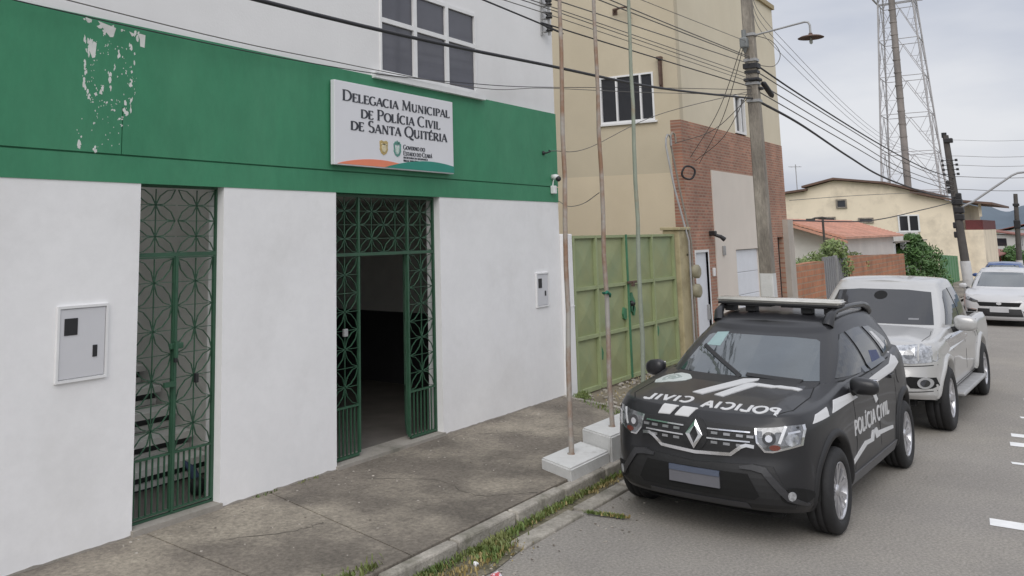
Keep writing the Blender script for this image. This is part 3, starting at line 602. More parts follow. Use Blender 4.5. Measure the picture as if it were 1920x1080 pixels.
# ------------------------------------------------------------------ green double gate and its posts
gt = thing('driveway_gate', 'pale green double sheet metal gate between the white station and the yellowish pillar', 'gate', (14.4, 6.15, .1), world=True)
GX = [12.40, 13.22, 14.37, 15.54, 16.62]; GZ = [.13, .90, 1.63, 2.42]
for lf in ((0, 1), (2, 3)):
    b = MB()
    for i in lf:
        for j in range(3):
            x0, x1, z0, z1 = GX[i], GX[i+1], GZ[j], GZ[j+1]; c = ((x0+x1)/2, 6.122, (z0+z1)/2)
            b.add([(x0, 6.155, z0), (x1, 6.155, z0), (x1, 6.155, z1), (x0, 6.155, z1), c], [(0, 1, 4), (1, 2, 4), (2, 3, 4), (3, 0, 4)])
    b.box(GX[lf[0]], GX[lf[1]+1], 6.16, 6.17, GZ[0], GZ[3]); lfo = b.build('leaf', m_gategreen, gt)
    b = MB()
    for i in lf: b.box(GX[i]+.035, GX[i+1]-.035, 6.105, 6.15, GZ[0]-.03, GZ[0]+.03); [b.box(GX[i]+.035, GX[i+1]-.035, 6.105, 6.15, z-.025, z+.025) for z in GZ[1:3]]; b.box(GX[i]+.035, GX[i+1]-.035, 6.105, 6.15, GZ[3]-.03, GZ[3]+.012)
    for i in (lf[0], lf[0]+1, lf[1]+1): b.box(GX[i]-.028+(.03 if i == lf[0] else 0)-(.03 if i == lf[1]+1 else 0), GX[i]+.028+(.03 if i == lf[0] else 0)-(.03 if i == lf[1]+1 else 0), 6.098, 6.152, GZ[0]-.02, GZ[3]+.01)
    b.build('frame', m_gatebar, lfo)
b = MB(); b.box(14.34, 14.40, 6.085, 6.097, .12, 2.44); b.build('meeting_strip', m_gatepatch, gt)
b = MB(); b.bbox(14.30, 14.66, 6.05, 6.08, 1.63, 1.67, .008); b.box(14.42, 14.5, 6.03, 6.06, 1.58, 1.66); b.build('bolt', m_rust, gt)
b = MB(); b.lathe([(0, 0), (.045, 0), (.045, -.03), (.02, -.04), (.02, -.07), (0, -.07)], (14.47, 6.10, 1.30), 1, 14); b.build('lock', m_black, gt)
b = MB()
for cx, cz, r in ((14.55, 1.33, .16), (14.25, 1.15, .11), (14.62, 1.18, .09), (13.3, .62, .10), (15.62, .75, .08)): 
    pts = [(cx+r*rng.uniform(.5, 1.1)*math.cos(t)*.8, cz+r*rng.uniform(.6, 1.2)*math.sin(t)) for t in np.linspace(0, 2*PI, 11)[:-1]]; b.prism(pts, 6.112, 6.16, 1)
b.build('touched_up_paint', m_gatepatch, gt)
b = MB(); b.bbox(12.165, 12.385, 6.10, 6.34, -.05, 2.46, .01); b.box(12.163, 12.388, 6.095, 6.33, 1.395, 1.41)
solo(b, 'gate_post', m_white, 'narrow white painted post between the station corner and the green gate', 'gate post')
b = MB(); b.bbox(16.66, 17.18, 6.02, 6.34, -.05, 2.50, .02); b.bbox(16.62, 17.22, 5.99, 6.37, 2.50, 2.56, .012)
solo(b, 'gate_pillar', mat('yellowed_pillar_render', (.42, .36, .22), .9, .15, 1.8, .3, 30, col2=(.24, .20, .11), c2scale=1.5, c2pos=(.5, .7)), 'yellowish rendered gate pillar carrying the service pipes beside the green gate', 'gate pillar')
# wall that closes the driveway at the back
b = MB(); b.box(12.2, 17.5, 12.0, 12.2, -.05, 2.3); solo(b, 'yard_wall', m_beigelow, 'plain rendered yard wall far behind the green gate', 'wall')
# ------------------------------------------------------------------ beige building with brick veneer
BX, BY, BX2 = 17.56, 6.2, 25.1
bb = thing('beige_building', 'tall beige building with brick veneer on its street front behind the green gate', 'building', (21, BY, 0), world=True)
wy0, wy1, wz0, wz1 = 6.70, 7.87, 4.72, 5.72
b = MB()
b.box(BX, BX+.2, BY, wy0, 3.64, 8.4); b.box(BX, BX+.2, wy1, 15, 3.64, 8.4); b.box(BX, BX+.2, wy0, wy1, 3.64, wz0); b.box(BX, BX+.2, wy0, wy1, wz1, 8.4)
fw0, fw1, fz0, fz1 = 21.15, 21.95, 4.72, 5.62
b.box(BX2-.2, BX2, BY+.2, 15, 0, 8.4); b.box(BX, BX2, 15, 15.2, 0, 8.4); b.box(BX+.2, BX2-.2, BY+.2, 15, 8.2, 8.3)
b.build('upper_walls', m_beige, bb)
b = MB(); b.box(BX+.2, fw0, BY, BY+.2, 4.68, 8.4); b.box(fw1, BX2, BY, BY+.2, 4.68, 8.4); b.box(fw0, fw1, BY, BY+.2, fz1, 8.4); b.build('front_wall', m_beigelit, bb)
b = MB(); b.box(BX, BX+.2, BY+.12, 15, -.3, 3.64); b.build('lower_side_wall', m_beigelow, bb)
dx0, dx1 = 17.98, 18.72; gx0, gx1 = 20.55, 22.35; ex0, ex1 = 24.05, 24.6
b = MB(); y0, y1 = BY-.012, BY+.2
for xa, xb, za, zb in ((BX-.004, dx0, -.3, 2.06), (dx1, 19.2, -.3, 2.06), (BX-.004, 19.2, 2.06, 4.69), (22.5, 24.05, -.3, 2.3), (24.6, BX2, -.3, 2.3), (22.5, BX2, 2.3, 4.69), (19.2, 22.5, 3.76, 4.69)): b.box(xa, xb, y0, y1, za, zb)
b.build('brick_front', m_brick, bb)
b = MB(); b.box(BX-.004, BX+.2, BY+.2-.2, BY+.118, -.3, 3.64) if False else b.box(BX-.002, BX+.19, BY+.19, BY+.2, 0, .1); b.build('corner_bead', m_beige, bb)
b = MB(); y0, y1 = BY-.03, BY+.18
for xa, xb, za, zb in ((19.2, gx0, -.3, 3.76), (gx1, 22.5, -.3, 3.76), (gx0, gx1, 2.06, 3.76)): b.box(xa, xb, y0, y1, za, zb)
b.build('pale_panel', m_panel, bb)
b = MB()
for k in range(4): b.bbox(gx0, gx1, BY+.03+.0002*k, BY+.06, .05+k*.5, .545+k*.5, .012)
b.build('garage_door', m_wdoor, bb)
b = MB(); b.bbox(dx0, dx1, BY+.03, BY+.07, .05, 2.05, .01); d = b.build('door', m_wdoor, bb)
b = MB(); b.box(dx0-.05, dx0, BY-.02, BY+.08, 0, 2.1); b.box(dx1, dx1+.05, BY-.02, BY+.08, 0, 2.1); b.box(dx0, dx1, BY-.02, BY+.08, 2.052, 2.1); b.build('frame', m_wmetal, d)
b = MB(); b.bbox(dx1-.12, dx1-.09, BY-.03, BY+.03, .7, 1.0, .006); b.build('handle', m_galv, d)
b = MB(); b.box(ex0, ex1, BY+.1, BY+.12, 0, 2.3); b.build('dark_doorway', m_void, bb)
b = MB(); b.box(24.62, 25.15, BY-.14, BY-.013, -.2, 2.75); b.build('pilaster', mat('grey_render', (.42, .38, .335), .9, .1, 2), bb)
b = MB(); b.box(BX-.06, BX+.25, BY-.02, 15.1, 8.4, 8.52); b.box(BX+.25, BX2+.06, BY-.06, BY+.25, 8.4, 8.52); b.build('parapet_cap', mat('cap_render', (.36, .29, .175), .9, .1, 2), bb)
# side window
b = MB(); ys = [wy0, wy0+.28, wy0+.80, wy1]
for i, y in enumerate(ys): b.box(BX-.02, BX+.08, y-(.0 if i == 0 else .018 if i < 3 else .035), y+(.035 if i == 0 else .018 if i < 3 else 0), wz0, wz1)
for z, h_ in ((wz0, .045), (wz1-.035, .035)): b.box(BX-.017, BX+.077, wy0+.035, wy1-.035, z, z+h_)
wn = b.build('side_window', m_wmetal, bb)
b = MB(); b.box(BX-.05, BX-.003, wy0-.05, wy1+.05, wz0-.04, wz0); b.build('sill', m_wmetal, wn)
for i in range(3):
    b = MB(); b.box(BX+.03, BX+.04, ys[i]+.02, ys[i+1]-.018, wz0+.045, wz1-.035); b.build('pane', m_glass, wn)
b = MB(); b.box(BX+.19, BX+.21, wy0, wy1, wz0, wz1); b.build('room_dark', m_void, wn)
b = MB(); b.box(fw0, fw0+.05, BY-.03, BY+.08, fz0, fz1); b.box(fw1-.05, fw1, BY-.03, BY+.08, fz0, fz1); b.box(fw0+.42, fw0+.48, BY-.03, BY+.08, fz0, fz1); b.box(fw0+.05, fw1-.05, BY-.027, BY+.077, fz1-.05, fz1); b.box(fw0+.05, fw1-.05, BY-.027, BY+.077, fz0, fz0+.05); wn = b.build('front_window', m_wmetal, bb)
for a, c in ((fw0+.05, fw0+.42), (fw0+.48, fw1-.05)):
    q = MB(); q.box(a, c, BY+.03, BY+.04, fz0+.05, fz1-.05); q.build('pane', m_glass, wn)
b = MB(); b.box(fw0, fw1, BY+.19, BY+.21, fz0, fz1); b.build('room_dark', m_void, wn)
b = MB(); b.box(BX-.05, BX-.001, 6.50, 6.56, 5.38, 5.95); b.box(BX-.10, BX-.05, 6.51, 6.55, 5.42, 5.90); b.box(BX-.11, BX-.001, 6.48, 6.58, 5.95, 6.0); solo(b, 'wall_bracket', m_rust, 'rusty upright iron bracket on the beige side wall beside its window', 'bracket')
b = MB(); b.tube([(BX-.015, 7.45, 7.10), (BX-.10, 7.44, 7.11), (BX-.16, 7.30, 7.12), (BX-.16, 7.12, 7.12), (BX-.12, 7.08, 6.98), (BX-.12, 7.08, 6.86)], .024); b.box(BX-.02, BX, 7.40, 7.50, 7.03, 7.17); solo(b, 'drain_pipe', m_rust, 'short bent rusty spout sticking out high on the beige side wall', 'spout')
b = MB(); b.lathe([(.035, 0), (.05, -.015), (.05, -.04), (.035, -.05)], (17.50, 0, 0), 1, 16); b.v = []; b.f = []; b.sm = []
b.tube([(17.53+.08*math.cos(t), BY-.12-.10*math.cos(t)-.01*math.sin(3*t), 3.62+.13*math.sin(t)) for t in np.linspace(0, 4*PI, 49)], .020, 6); solo(b, 'cable_coil', m_cable, 'round coil of black cable hanging at the brick corner', 'cable coil')
b = MB(); b.bbox(18.86, 18.98, BY-.14, BY-.012, 2.38, 2.48, .012); b.tube([(18.92, BY-.1, 2.40), (18.95, BY-.22, 2.36), (19.0, BY-.28, 2.30)], [.03, .04, .05]); solo(b, 'wall_lamp', m_black, 'small black wall lamp on the brick beside the pale panel', 'lamp')
b = MB(); b.bbox(18.93, 19.05, BY-.05, BY-.012, 1.55, 1.72, .01); b.box(18.96, 19.02, BY-.056, BY-.049, 1.62, 1.69); solo(b, 'intercom', m_wmetal, 'small white intercom box on the brick beside the white door', 'intercom')
b = MB(); b.bbox(19.60, 19.72, BY-.075, BY-.031, 1.96, 2.16, .012); b.box(19.63, 19.69, BY-.08, BY-.074, 2.0, 2.06); solo(b, 'doorbell_box', mat('grey_plastic', (.3, .3, .3), .6), 'small grey box on the pale panel left of the garage door', 'box')
# service pipes and meter covers on the pillar
sm = thing('service_mast', 'pair of grey conduit pipes with hooked tops rising from the yellowish gate pillar', 'conduit', (17.05, 6.0, 0), world=True)
for k, (dx, zt) in enumerate(((-.06, 4.30), (.20, 4.36))):
    b = MB(); b.tube([(17.02+dx*.55, 5.96, .3), (17.02+dx*.5, 5.96, 2.3), (17.0+dx+.02*k, 6.16, 3.3), (17.05+dx, 6.30, zt-.18), (17.07+dx, 6.30, zt-.03), (17.11+dx, 6.28, zt+.05), (17.17+dx, 6.26, zt+.04), (17.20+dx, 6.25, zt-.06), (17.20+dx, 6.25, zt-.16)], .019, 10); b.build('pipe', m_conc if k else m_galv, sm)
b = MB(); b.box(17.0, 17.3, 6.02, 6.30, 2.02, 2.05); b.box(17.06, 17.36, 6.05, 6.10, 2.42, 2.45); b.build('clamp', m_rust, sm)
for z in (1.72, 1.36):
    t = thing('meter_cover', ('upper' if z > 1.5 else 'lower')+' round olive meter cover strapped to the conduit beside the white door', 'meter cover', (17.22, 5.98, z-.14), world=True)
    b = MB(); bm = bmesh.new(); bmesh.ops.create_uvsphere(bm, u_segments=16, v_segments=10, radius=.15)
    for v in bm.verts: v.co = Vector((v.co.x*1.0+17.22, max(min(v.co.y, .07), -.10)+5.97, max(min(v.co.z*1.05, .125), -.125)+z))
    b.bm(bm, True); b.build('dome', mat('aged_plastic_cover', (.30, .275, .19), .6, .2, 5), t); b = MB(); b.bbox(17.12, 17.32, 6.03, 6.06, z-.16, z+.16, .01); b.build('back_plate', m_conc, t)

# ------------------------------------------------------------------ concrete utility poles
def square_shaft(b, p0, p1, s0, s1, ch=.02):
    p0, p1 = Vector(p0), Vector(p1); n = 12; vs, fs = [], []
    for i in range(n+1):
        k = i/n; c = p0.lerp(p1, k); s = s0+(s1-s0)*k; g = ch
        for dx, dy in ((-s+g, -s), (s-g, -s), (s, -s+g), (s, s-g), (s-g, s), (-s+g, s), (-s, s-g), (-s, -s+g)): vs.append((c.x+dx, c.y+dy, c.z))
    for i in range(n):
        for k in range(8): fs.append((i*8+k, i*8+(k+1) % 8, (i+1)*8+(k+1) % 8, (i+1)*8+k))
    fs.append(tuple(range(8))[::-1]); fs.append(tuple(range(n*8, n*8+8))); b.add(vs, fs); return b
up1 = thing('utility_pole', 'concrete utility pole with a hooded street lamp beside the brick front', 'utility pole', (17.1, 4.58, .1), world=True)
def pc(z): k = (z-.1)/8.9; return Vector((17.12-.42*k, 4.60-.04*k, z))
square_shaft(MB(), (0, 0, 0), (0, 0, 1), 1, 1)
b = MB(); square_shaft(b, pc(.05), pc(9.0), .122, .076); b.build('shaft', m_conc, up1)
b = MB(); square_shaft(b, pc(.06), pc(1.72), .126, .117); b.build('painted_base', m_concwhite, up1)
def band(z, s, h=.05):
    b = MB(); c = pc(z); square_shaft(b, c, c+Vector((0, 0, h)), s, s); return b
for z in (6.02, 5.55, 5.33, 5.12, 4.80): band(z, .100+(9-z)*.0037).build('clamp_band', m_galv if z != 5.33 else m_black, up1)
b = band(5.42, .128, .09); c = pc(5.45); b.bbox(c.x-.14, c.x+.11, c.y-.145, c.y+.13, 5.18, 5.24, .02); b.build('cable_bundle', m_cable, up1); b = MB(); b.bbox(c.x-.02, c.x+.16, c.y-.15, c.y+.1, 5.03, 5.08, .02); b.build('cable_clamp', m_cable, up1)
lamp = thing('street_lamp', 'hooded street lamp with bare bulb on a bent arm reaching out from the utility pole', 'street lamp', tuple(pc(6.05)), world=True)
c = pc(6.05); b = MB(); b.tube([(c.x, c.y-.08, 6.03), (16.85, 4.0, 6.10), (16.85, 3.74, 6.135), (16.85, 3.62, 6.15), (16.85, 3.565, 6.135), (16.85, 3.54, 6.08), (16.85, 3.54, 5.90)], .018, 8); b.build('arm', m_galv, lamp)
b = MB(); b.lathe([(0, .045), (.03, .045), (.035, .02), (.07, .008), (.17, -.015), (.215, -.04), (.212, -.046), (.16, -.025), (.03, -.02), (0, -.02)], (16.85, 3.54, 5.89), 2, 24); b.build('shade', m_rust, lamp)
b = MB(); b.lathe([(0, -.02), (.018, -.02), (.018, -.07), (.03, -.10), (.026, -.14), (0, -.16)], (16.85, 3.54, 5.89), 2, 12); b.build('bulb', mat('bulb_glass', (.45, .47, .44), .1), lamp)
c = pc(5.95); b = MB(); b.bbox(c.x-.25, c.x-.11, c.y-.02, c.y+.12, 5.78, 5.98, .03); b.tube([(c.x-.18, c.y+.05, 5.98), (c.x-.18, c.y+.05, 6.12)], .04); b.tube([(c.x-.18, c.y+.05, 5.80), (c.x-.16, c.y+.05, 5.70)], [.05, .02]); b.box(c.x-.12, c.x-.07, c.y, c.y+.05, 5.85, 5.9); solo(b, 'relay_can', mat('can_grey', (.18, .19, .19), .5), 'grey relay can fixed high on the left of the utility pole', 'relay')
t = thing('splice_closure', 'black cylindrical cable splice closure hanging right of the utility pole', 'splice closure', (17.4, 4.45, 5.1), world=True)
b = MB(); b.tube([(17.05, 4.46, 5.18), (17.10, 4.45, 5.16), (17.55, 4.44, 5.00), (17.62, 4.44, 4.97)], [.02, .05, .05, .02], 10); b.build('body', m_black, t)
# ------------------------------------------------------------------ overhead cables
def cable(pts, r, label, m=m_cable, group=None, n=10):
    P = cr(np.array(pts, float), n); b = MB(); b.tube([p for p in P], r*.85, 6); return solo(b, 'cable', m, label, 'cable', group)
def pp(z, dx=0, dy=0): q = pc(z); return (q.x+dx, q.y+dy, z)
cable([(-14, 4.6, 4.6), (-4, 4.6, 4.22), (4.4, 4.6, 4.19), (9.2, 4.6, 4.36), (12.35, 4.6, 4.51), pp(4.86, -.12)], .020, 'thick black cable crossing in front of the upstairs station window')
cable([(-14, 4.6, 5.3), (7.54, 4.6, 4.83), (9.11, 4.6, 4.83), pp(5.07, -.12)], .011, 'single black cable running just below the insulator rack to the pole')
UP = 'thin wires running from the top edge to the concrete pole'
for i, (a, c, r) in enumerate((((10.37, 5.40), 5.60, .010), ((10.7, 5.47), 5.63, .010), ((9.29, 5.16), 5.50, .009), ((9.02, 5.05), 5.29, .007), ((9.25, 5.02), 5.22, .007), ((9.1, 4.95), 5.16, .006), ((10.2, 5.62), 5.9, .006))):
    s = (c-a[1])/(16.4-a[0]); cable([(-14, 4.6, a[1]-s*24+.5), (2, 4.6, a[1]-s*8.2+.04), (a[0], 4.6, a[1]), pp(c, -.11)], r, 'thin wire from the top edge over the beige wall to the concrete pole', m_cablegrey, UP)
cable([(-5, 6.12, 4.5), (3.27, 6.12, 4.245), (7.09, 6.12, 4.25), (9.95, 6.10, 4.43), (11.9, 6.0, 4.62), (13.5, 5.4, 4.75), pp(5.02, -.12)], .006, 'lower of two thin wires strung along the station wall above the green band', m_cable)
cable([(-5, 6.11, 4.7), (3.81, 6.11, 4.33), (7.09, 6.11, 4.305), (9.95, 6.09, 4.375), (11.5, 6.0, 4.56), (13.5, 5.3, 4.66), pp(4.93, -.12)], .006, 'upper of two thin wires strung along the station wall above the green band', m_cablegrey)
cable([(11.78, 6.09, 3.67), (12.6, 5.9, 3.75), (14.0, 5.3, 4.35), pp(5.0, -.12)], .007, 'thin wire rising from the iron hook on the green band to the pole', m_cablegrey)
cable([(12.12, 6.17, 2.95), (11.3, 5.6, 2.84), (10.3, 4.9, 2.84), (9.52, 4.33, 2.93)], .006, 'slack thin wire from the station corner to the middle flagpole', m_cablegrey)
DR = 'drop wires from the pole to the brick corner'
for i, (z0, e) in enumerate(((6.0, (17.9, 6.15, 3.95)), (5.9, (18.4, 6.15, 3.85)), (5.0, (18.2, 6.15, 3.9)), (4.9, (17.35, 6.25, 4.2)))):
    m_ = ((pc(z0).x+e[0])/2+.05, (4.6+e[1])/2, (z0+e[2])/2-.16); cable([pp(z0, 0, .1), m_, e], .008, 'slack drop wire from the concrete pole down to the brick corner', m_cablegrey, DR)
cable([pp(6.04, .05, -.09), (17.2, 4.28, 5.95), (17.4, 4.2, 5.72), (17.3, 4.3, 5.50), pp(5.5, .1, -.06)], .008, 'loop of thin wire curling right of the pole under the lamp arm', m_cablegrey)
E2 = lambda z: (45.9, 4.38, z)
cable([pp(4.86, .12), (19.84, 4.5, 4.66), (24.5, 4.5, 4.27), (29.5, 4.5, 3.95), (38.9, 4.45, 3.73), E2(3.80)], .030, 'thick black cable sagging from the concrete pole down past the cream house')
cable([pp(5.55, .1), (20.4, 4.5, 5.28), (28.3, 4.5, 4.93), (37, 4.45, 4.65), E2(4.62)], .022, 'topmost dark cable from the concrete pole to the leaning far pole')
RT = 'thin wires between the concrete pole and the leaning far pole'
for a, c_, e in ((5.42, 4.62, 4.42), (5.22, 4.37, 4.25), (5.05, 4.2, 4.05)): cable([pp(a, .1), (25, 4.5, (a+c_)/2-.04), (33.6, 4.5, c_), E2(e)], .014, 'thin wire between the concrete pole and the leaning far pole', m_cablegrey, RT)
HI = 'faint high wires beyond the lamp'
for k, dz in enumerate((0, .16, .34)): cable([pp(7.0-dz, .1), (18.7, 4.5, 6.32-dz), (30.1, 4.5, 5.2-dz*.7), E2(5.4-dz*.6)], .006, 'faint high wire descending through the sky behind the lamp', mat('sky_wire', (.20, .20, .22), .6), HI)
cable([(25.15, 6.1, 2.72), (33, 5.6, 2.75), (40, 4.9, 3.2), E2(3.62)], .022, 'black cable drooping across the cream house from the brick front to the leaning pole')
cable([(25.15, 6.1, 3.25), (32, 5.7, 3.55), (40, 4.9, 3.85), E2(4.02)], .010, 'thin grey cable crossing the upper wall of the cream house', m_cablegrey)
AC = 'wires leading off across the street at the far right'
for z, r in ((5.6, .010), (5.2, .010), (4.7, .014), (4.15, .014), (6.3, .008)): cable([E2(z), (47, 1.5, z-.12), (49, -6, z+.15)], r, 'wire leading off across the street to the right of the leaning pole', m_cablegrey, AC)

# second, leaning pole
t = thing('utility_pole', 'dark leaning utility pole loaded with cable boxes before the cream house', 'utility pole', (45.95, 4.2, -.45), world=True)
a0, a1 = Vector((45.95, 4.19, -.5)), Vector((45.75, 4.52, 6.5)); b = MB()
m_dark = mat('dark_weathered_concrete', (.085, .078, .072), .9, .2, 3)
b.tube([a0, a1], [.19, .12], 10); b.build('shaft', m_dark, t)
b = MB(); b.tube([a0.lerp(a1, .005), a0.lerp(a1, .225)], [.21, .20], 10); b.build('painted_base', m_concwhite, t)
b = MB()
for z, dx, dy, s in ((2.6, 0, .12, .16), (2.95, 0, -.06, .24), (3.25, 0, -.08, .26), (3.6, 0, -.05, .28), (3.85, 0, -.1, .2), (2.2, 0, .16, .13), (4.1, 0, .16, .12), (4.4, 0, .18, .12)):
    q = a0.lerp(a1, (z+.5)/7); b.bbox(q.x-s*.7, q.x+s*.7, q.y+dy-s*.7, q.y+dy+s*.7, z-.14, z+.13, .04)
b.build('cable_boxes', m_black, t)
b = MB()
for z in (4.75, 4.95, 5.15, 5.35):
    q = a0.lerp(a1, (z+.5)/7)
    for dy in (-.26, .26): b.lathe([(0, 0), (.055, 0), (.05, .1), (0, .1)], (q.x-.1, q.y+dy, z), 2, 10)
    b.box(q.x-.12, q.x-.08, q.y-.26, q.y+.26, z+.03, z+.06)
b.build('insulators', m_black, t)
b = MB(); b.bbox(a1.x-.18, a1.x+.1, a1.y-.26, a1.y+.06, 6.16, 6.36, .03); b.tube([(a1.x, a1.y+.05, 6.4), (a1.x, a1.y+.05, 6.62)], .1, 8); b.build('head_fitting', m_black, t)
t = thing('lamp_arm', 'long grey street lamp arm reaching right from the leaning pole', 'lamp arm', (45.9, 4.2, 3.5), world=True)
b = MB(); b.tube([(45.9, 4.25, 3.35), (46, 3.76, 3.6), (46, 2.3, 4.66), (46, 2.1, 4.75), (46, 1.6, 4.79), (46, 1.0, 4.80)], .045, 8); b.build('arm', m_galv, t); b = MB(); b.bbox(45.85, 46.15, .4, 1.0, 4.70, 4.84, .05); b.build('lamp_head', m_galv, t)
t = thing('utility_pole', 'slim dark far pole with a white base near the right edge', 'utility pole', (80, 4.1, -1.1), world=True)
b = MB(); b.tube([(80, 4.15, -1.1), (80, 3.92, 4.9)], [.20, .13], 8); b.build('shaft', m_dark, t); b = MB(); b.tube([(80, 4.15, -1.09), (80, 4.11, .1)], [.24, .22], 8); b.build('painted_base', m_concwhite, t)
b = MB(); b.bbox(79.8, 80.1, 3.8, 4.2, 2.4, 3.0, .05); b.bbox(79.8, 80.1, 3.75, 4.15, 4.0, 4.2, .03); b.build('fittings', m_black, t)

# ------------------------------------------------------------------ lattice telecom tower
tw = thing('telecom_tower', 'tall grey lattice telecom tower with a thick central mast', 'tower', (95, 12.2, -1.2), world=True)
m_tower = mat('haze_pale_steel', (.40, .39, .395), .55, .1, 2); m_mast = mat('tower_mast', (.24, .215, .20), .7, .35, .5)  # lattice steel paled in its colour to stand in for haze
TX, TY = 96, 12.35
def hw(z): return 2.62-.050*z
b = MB(); b.tube([(94.0, 12.58, -1.2), (94.0, 12.56, 12), (94.0, 12.52, 31)], [.30, .29, .27], 12)
for i in range(26): 
    z = i*1.2; b.tube([(94.0, 12.57, z), (94.0, 12.57, z+.10)], .335, 10)
b.build('mast', m_mast, tw)
cs = [(-1, -1), (1, -1), (1, 1), (-1, 1)]; lv = np.concatenate([np.arange(-1.2, 30, 3.55), [31]])
for sx_, sy_ in cs:
    b = MB(); b.tube([(TX+sx_*hw(z), TY+sy_*hw(z), z) for z in (-1.2, 10, 20, 31)], .075, 6); b.build('leg', m_tower, tw)
b = MB()
for k in range(4):
    (ax, ay), (bx, by) = cs[k], cs[(k+1) % 4]
    for z0, z1 in zip(lv[:-1], lv[1:]):
        A = lambda z: Vector((TX+ax*hw(z), TY+ay*hw(z), z)); B = lambda z: Vector((TX+bx*hw(z), TY+by*hw(z), z)); mid = (A(z1)+B(z1))/2; lowm = (A(z0)+B(z0))/2; zm = (z0+z1)/2
        b.tube([A(z0), B(z0)], .042, 4); b.tube([A(z0), mid], .036, 4); b.tube([B(z0), mid], .036, 4)
        for Q in (A, B):
            h_ = (Q(z0)+mid)/2; b.tube([Q(zm), h_], .024, 4); b.tube([Q(z1), h_], .024, 4); b.tube([Q((z0+zm)/2), Q(z0).lerp(mid, .25)], .02, 4); b.tube([Q(zm), Q(z0).lerp(mid, .25)], .02, 4)
b.build('bracing', m_tower, tw)
b = MB()
for z in (24.2, 27.5):
    s = hw(z)+.5; b.box(TX-s, TX+s, TY-s, TY-s+.12, z, z+.12); b.box(TX-s, TX+s, TY+s-.12, TY+s, z, z+.12); b.box(TX-s, TX-s+.12, TY-s+.12, TY+s-.12, z, z+.12); b.box(TX+s-.12, TX+s, TY-s+.12, TY+s-.12, z, z+.12)
b.build('platform', m_tower, tw)
for y in (TY-2.3, TY+2.3, TY+.8): b = MB(); b.bbox(TX-2.1, TX-1.9, y-.16, y+.16, 24.4, 26.8, .05); b.build('antenna', m_wmetal, tw)

# ------------------------------------------------------------------ houses down the street
def window_unit(parent, x, y0, y1, z0, z1, name='window', cross=True):
    b = MB(); f = .09; b.box(x-.09, x+.05, y0, y0+f, z0, z1); b.box(x-.09, x+.05, y1-f, y1, z0, z1); b.box(x-.087, x+.05, y0+f, y1-f, z0, z0+f); b.box(x-.087, x+.05, y0+f, y1-f, z1-f, z1)
    if cross: b.box(x-.08, x+.05, (y0+y1)/2-.05, (y0+y1)/2+.05, z0+f, z1-f)
    w_ = b.build(name, m_wmetal if cross else m_conc, parent); b = MB(); b.box(x-.03, x-.005, y0+f, y1-f, z0+f, z1-f); b.build('pane', m_glass, w_)
cy = thing('cream_house', 'large stained cream house with a dark sagging roofline beyond the brick wall', 'house', (66, 10, -1), world=True)
gab = [(6.2, -1.5), (19.5, -1.5), (19.5, 4.35), (16.2, 4.9), (15.0, 5.05), (14.95, 5.25), (13.1, 5.72), (10.1, 5.32), (8.4, 4.78), (8.35, 4.6), (6.2, 4.02)]
b = MB(); b.prism(gab, 66, 80, 0); b.build('walls', m_cream, cy)
b = MB()
def roofstrip(P, th=.14, x0=65.6, x1=80.3):
    for (ya, za), (yb, zb) in zip(P[:-1], P[1:]): b.prism([(ya, za), (yb, zb), (yb, zb+th), (ya, za+th)], x0, x1, 0)
roofstrip([(19.8, 4.33), (16.2, 4.93), (14.8, 5.10)]); roofstrip([(15.1, 5.28), (13.1, 5.76), (10.1, 5.36), (8.2, 4.78)]); roofstrip([(8.7, 4.72), (6.2, 4.08), (4.4, 3.86)]); b.build('roof', m_roofdark, cy)
b = MB(); b.prism([(6.2, -1.5), (5.05, -1.5), (5.05, 2.35), (6.2, 2.35)], 66.3, 76, 0); b.build('balcony_base', m_cream, cy)
b = MB(); b.box(66.4, 76, 5.05, 5.13, 2.353, 2.95); b.box(66.35, 66.43, 5.13, 5.95, 2.353, 2.95); b.build('balcony_rail', mat('dark_red_rail', (.13, .03, .03), .7, .2), cy)
b = MB(); b.box(66.4, 66.6, 5.06, 5.2, 3.16, 4.0); b.build('balcony_post', m_cream, cy)
window_unit(cy, 66, 12.45, 13.1, 3.85, 4.45, cross=False); window_unit(cy, 66, 8.35, 9.55, 2.25, 3.35); window_unit(cy, 66, 10.95, 11.85, 2.85, 3.2, cross=False); window_unit(cy, 66, 13.2, 14.3, 2.95, 3.3, cross=False); window_unit(cy, 66, 15.5, 16.4, 2.85, 3.2, cross=False)
b = MB(); b.tube([(70, 16.4, 4.8), (70, 16.4, 7.2)], .03, 5); b.bar((70, 16.0, 7.0), (70, 16.9, 7.05), .03, .03); [b.bar((69.7, 16.1+.2*k, 7.02), (70.3, 16.1+.2*k, 7.02), .02, .02) for k in range(4)]; solo(b, 'tv_antenna', m_galv, 'thin television antenna mast above the left end of the cream house', 'antenna')
wh = thing('white_house', 'low white house with an orange tile roof behind the raw brick wall', 'house', (38, 9, -.3), world=True)
b = MB(); b.prism([(6.60, -.5), (9.8, -.5), (9.8, 2.3), (8.2, 2.76), (6.60, 2.24)], 33, 44, 0); b.build('walls', mat('off_white_wall', (.80, .78, .73), .9, .08, 1), wh)
b = MB(); n = 14
for k in range(n):
    y0, y1 = 6.25+(8.2-6.25)*k/n, 6.25+(8.2-6.25)*(k+1)/n; f = lambda y: 2.16+(y-6.25)*.325; b.prism([(y0, f(y0)), (y1, f(y1)-.025), (y1, f(y1)+.055), (y0, f(y0)+.08)], 32.55, 44.3, 0)
b.prism([(8.2, 2.76), (10.2, 2.2), (10.2, 2.3), (8.2, 2.86)], 32.6, 44.3, 0); b.build('roof', m_tile, wh)
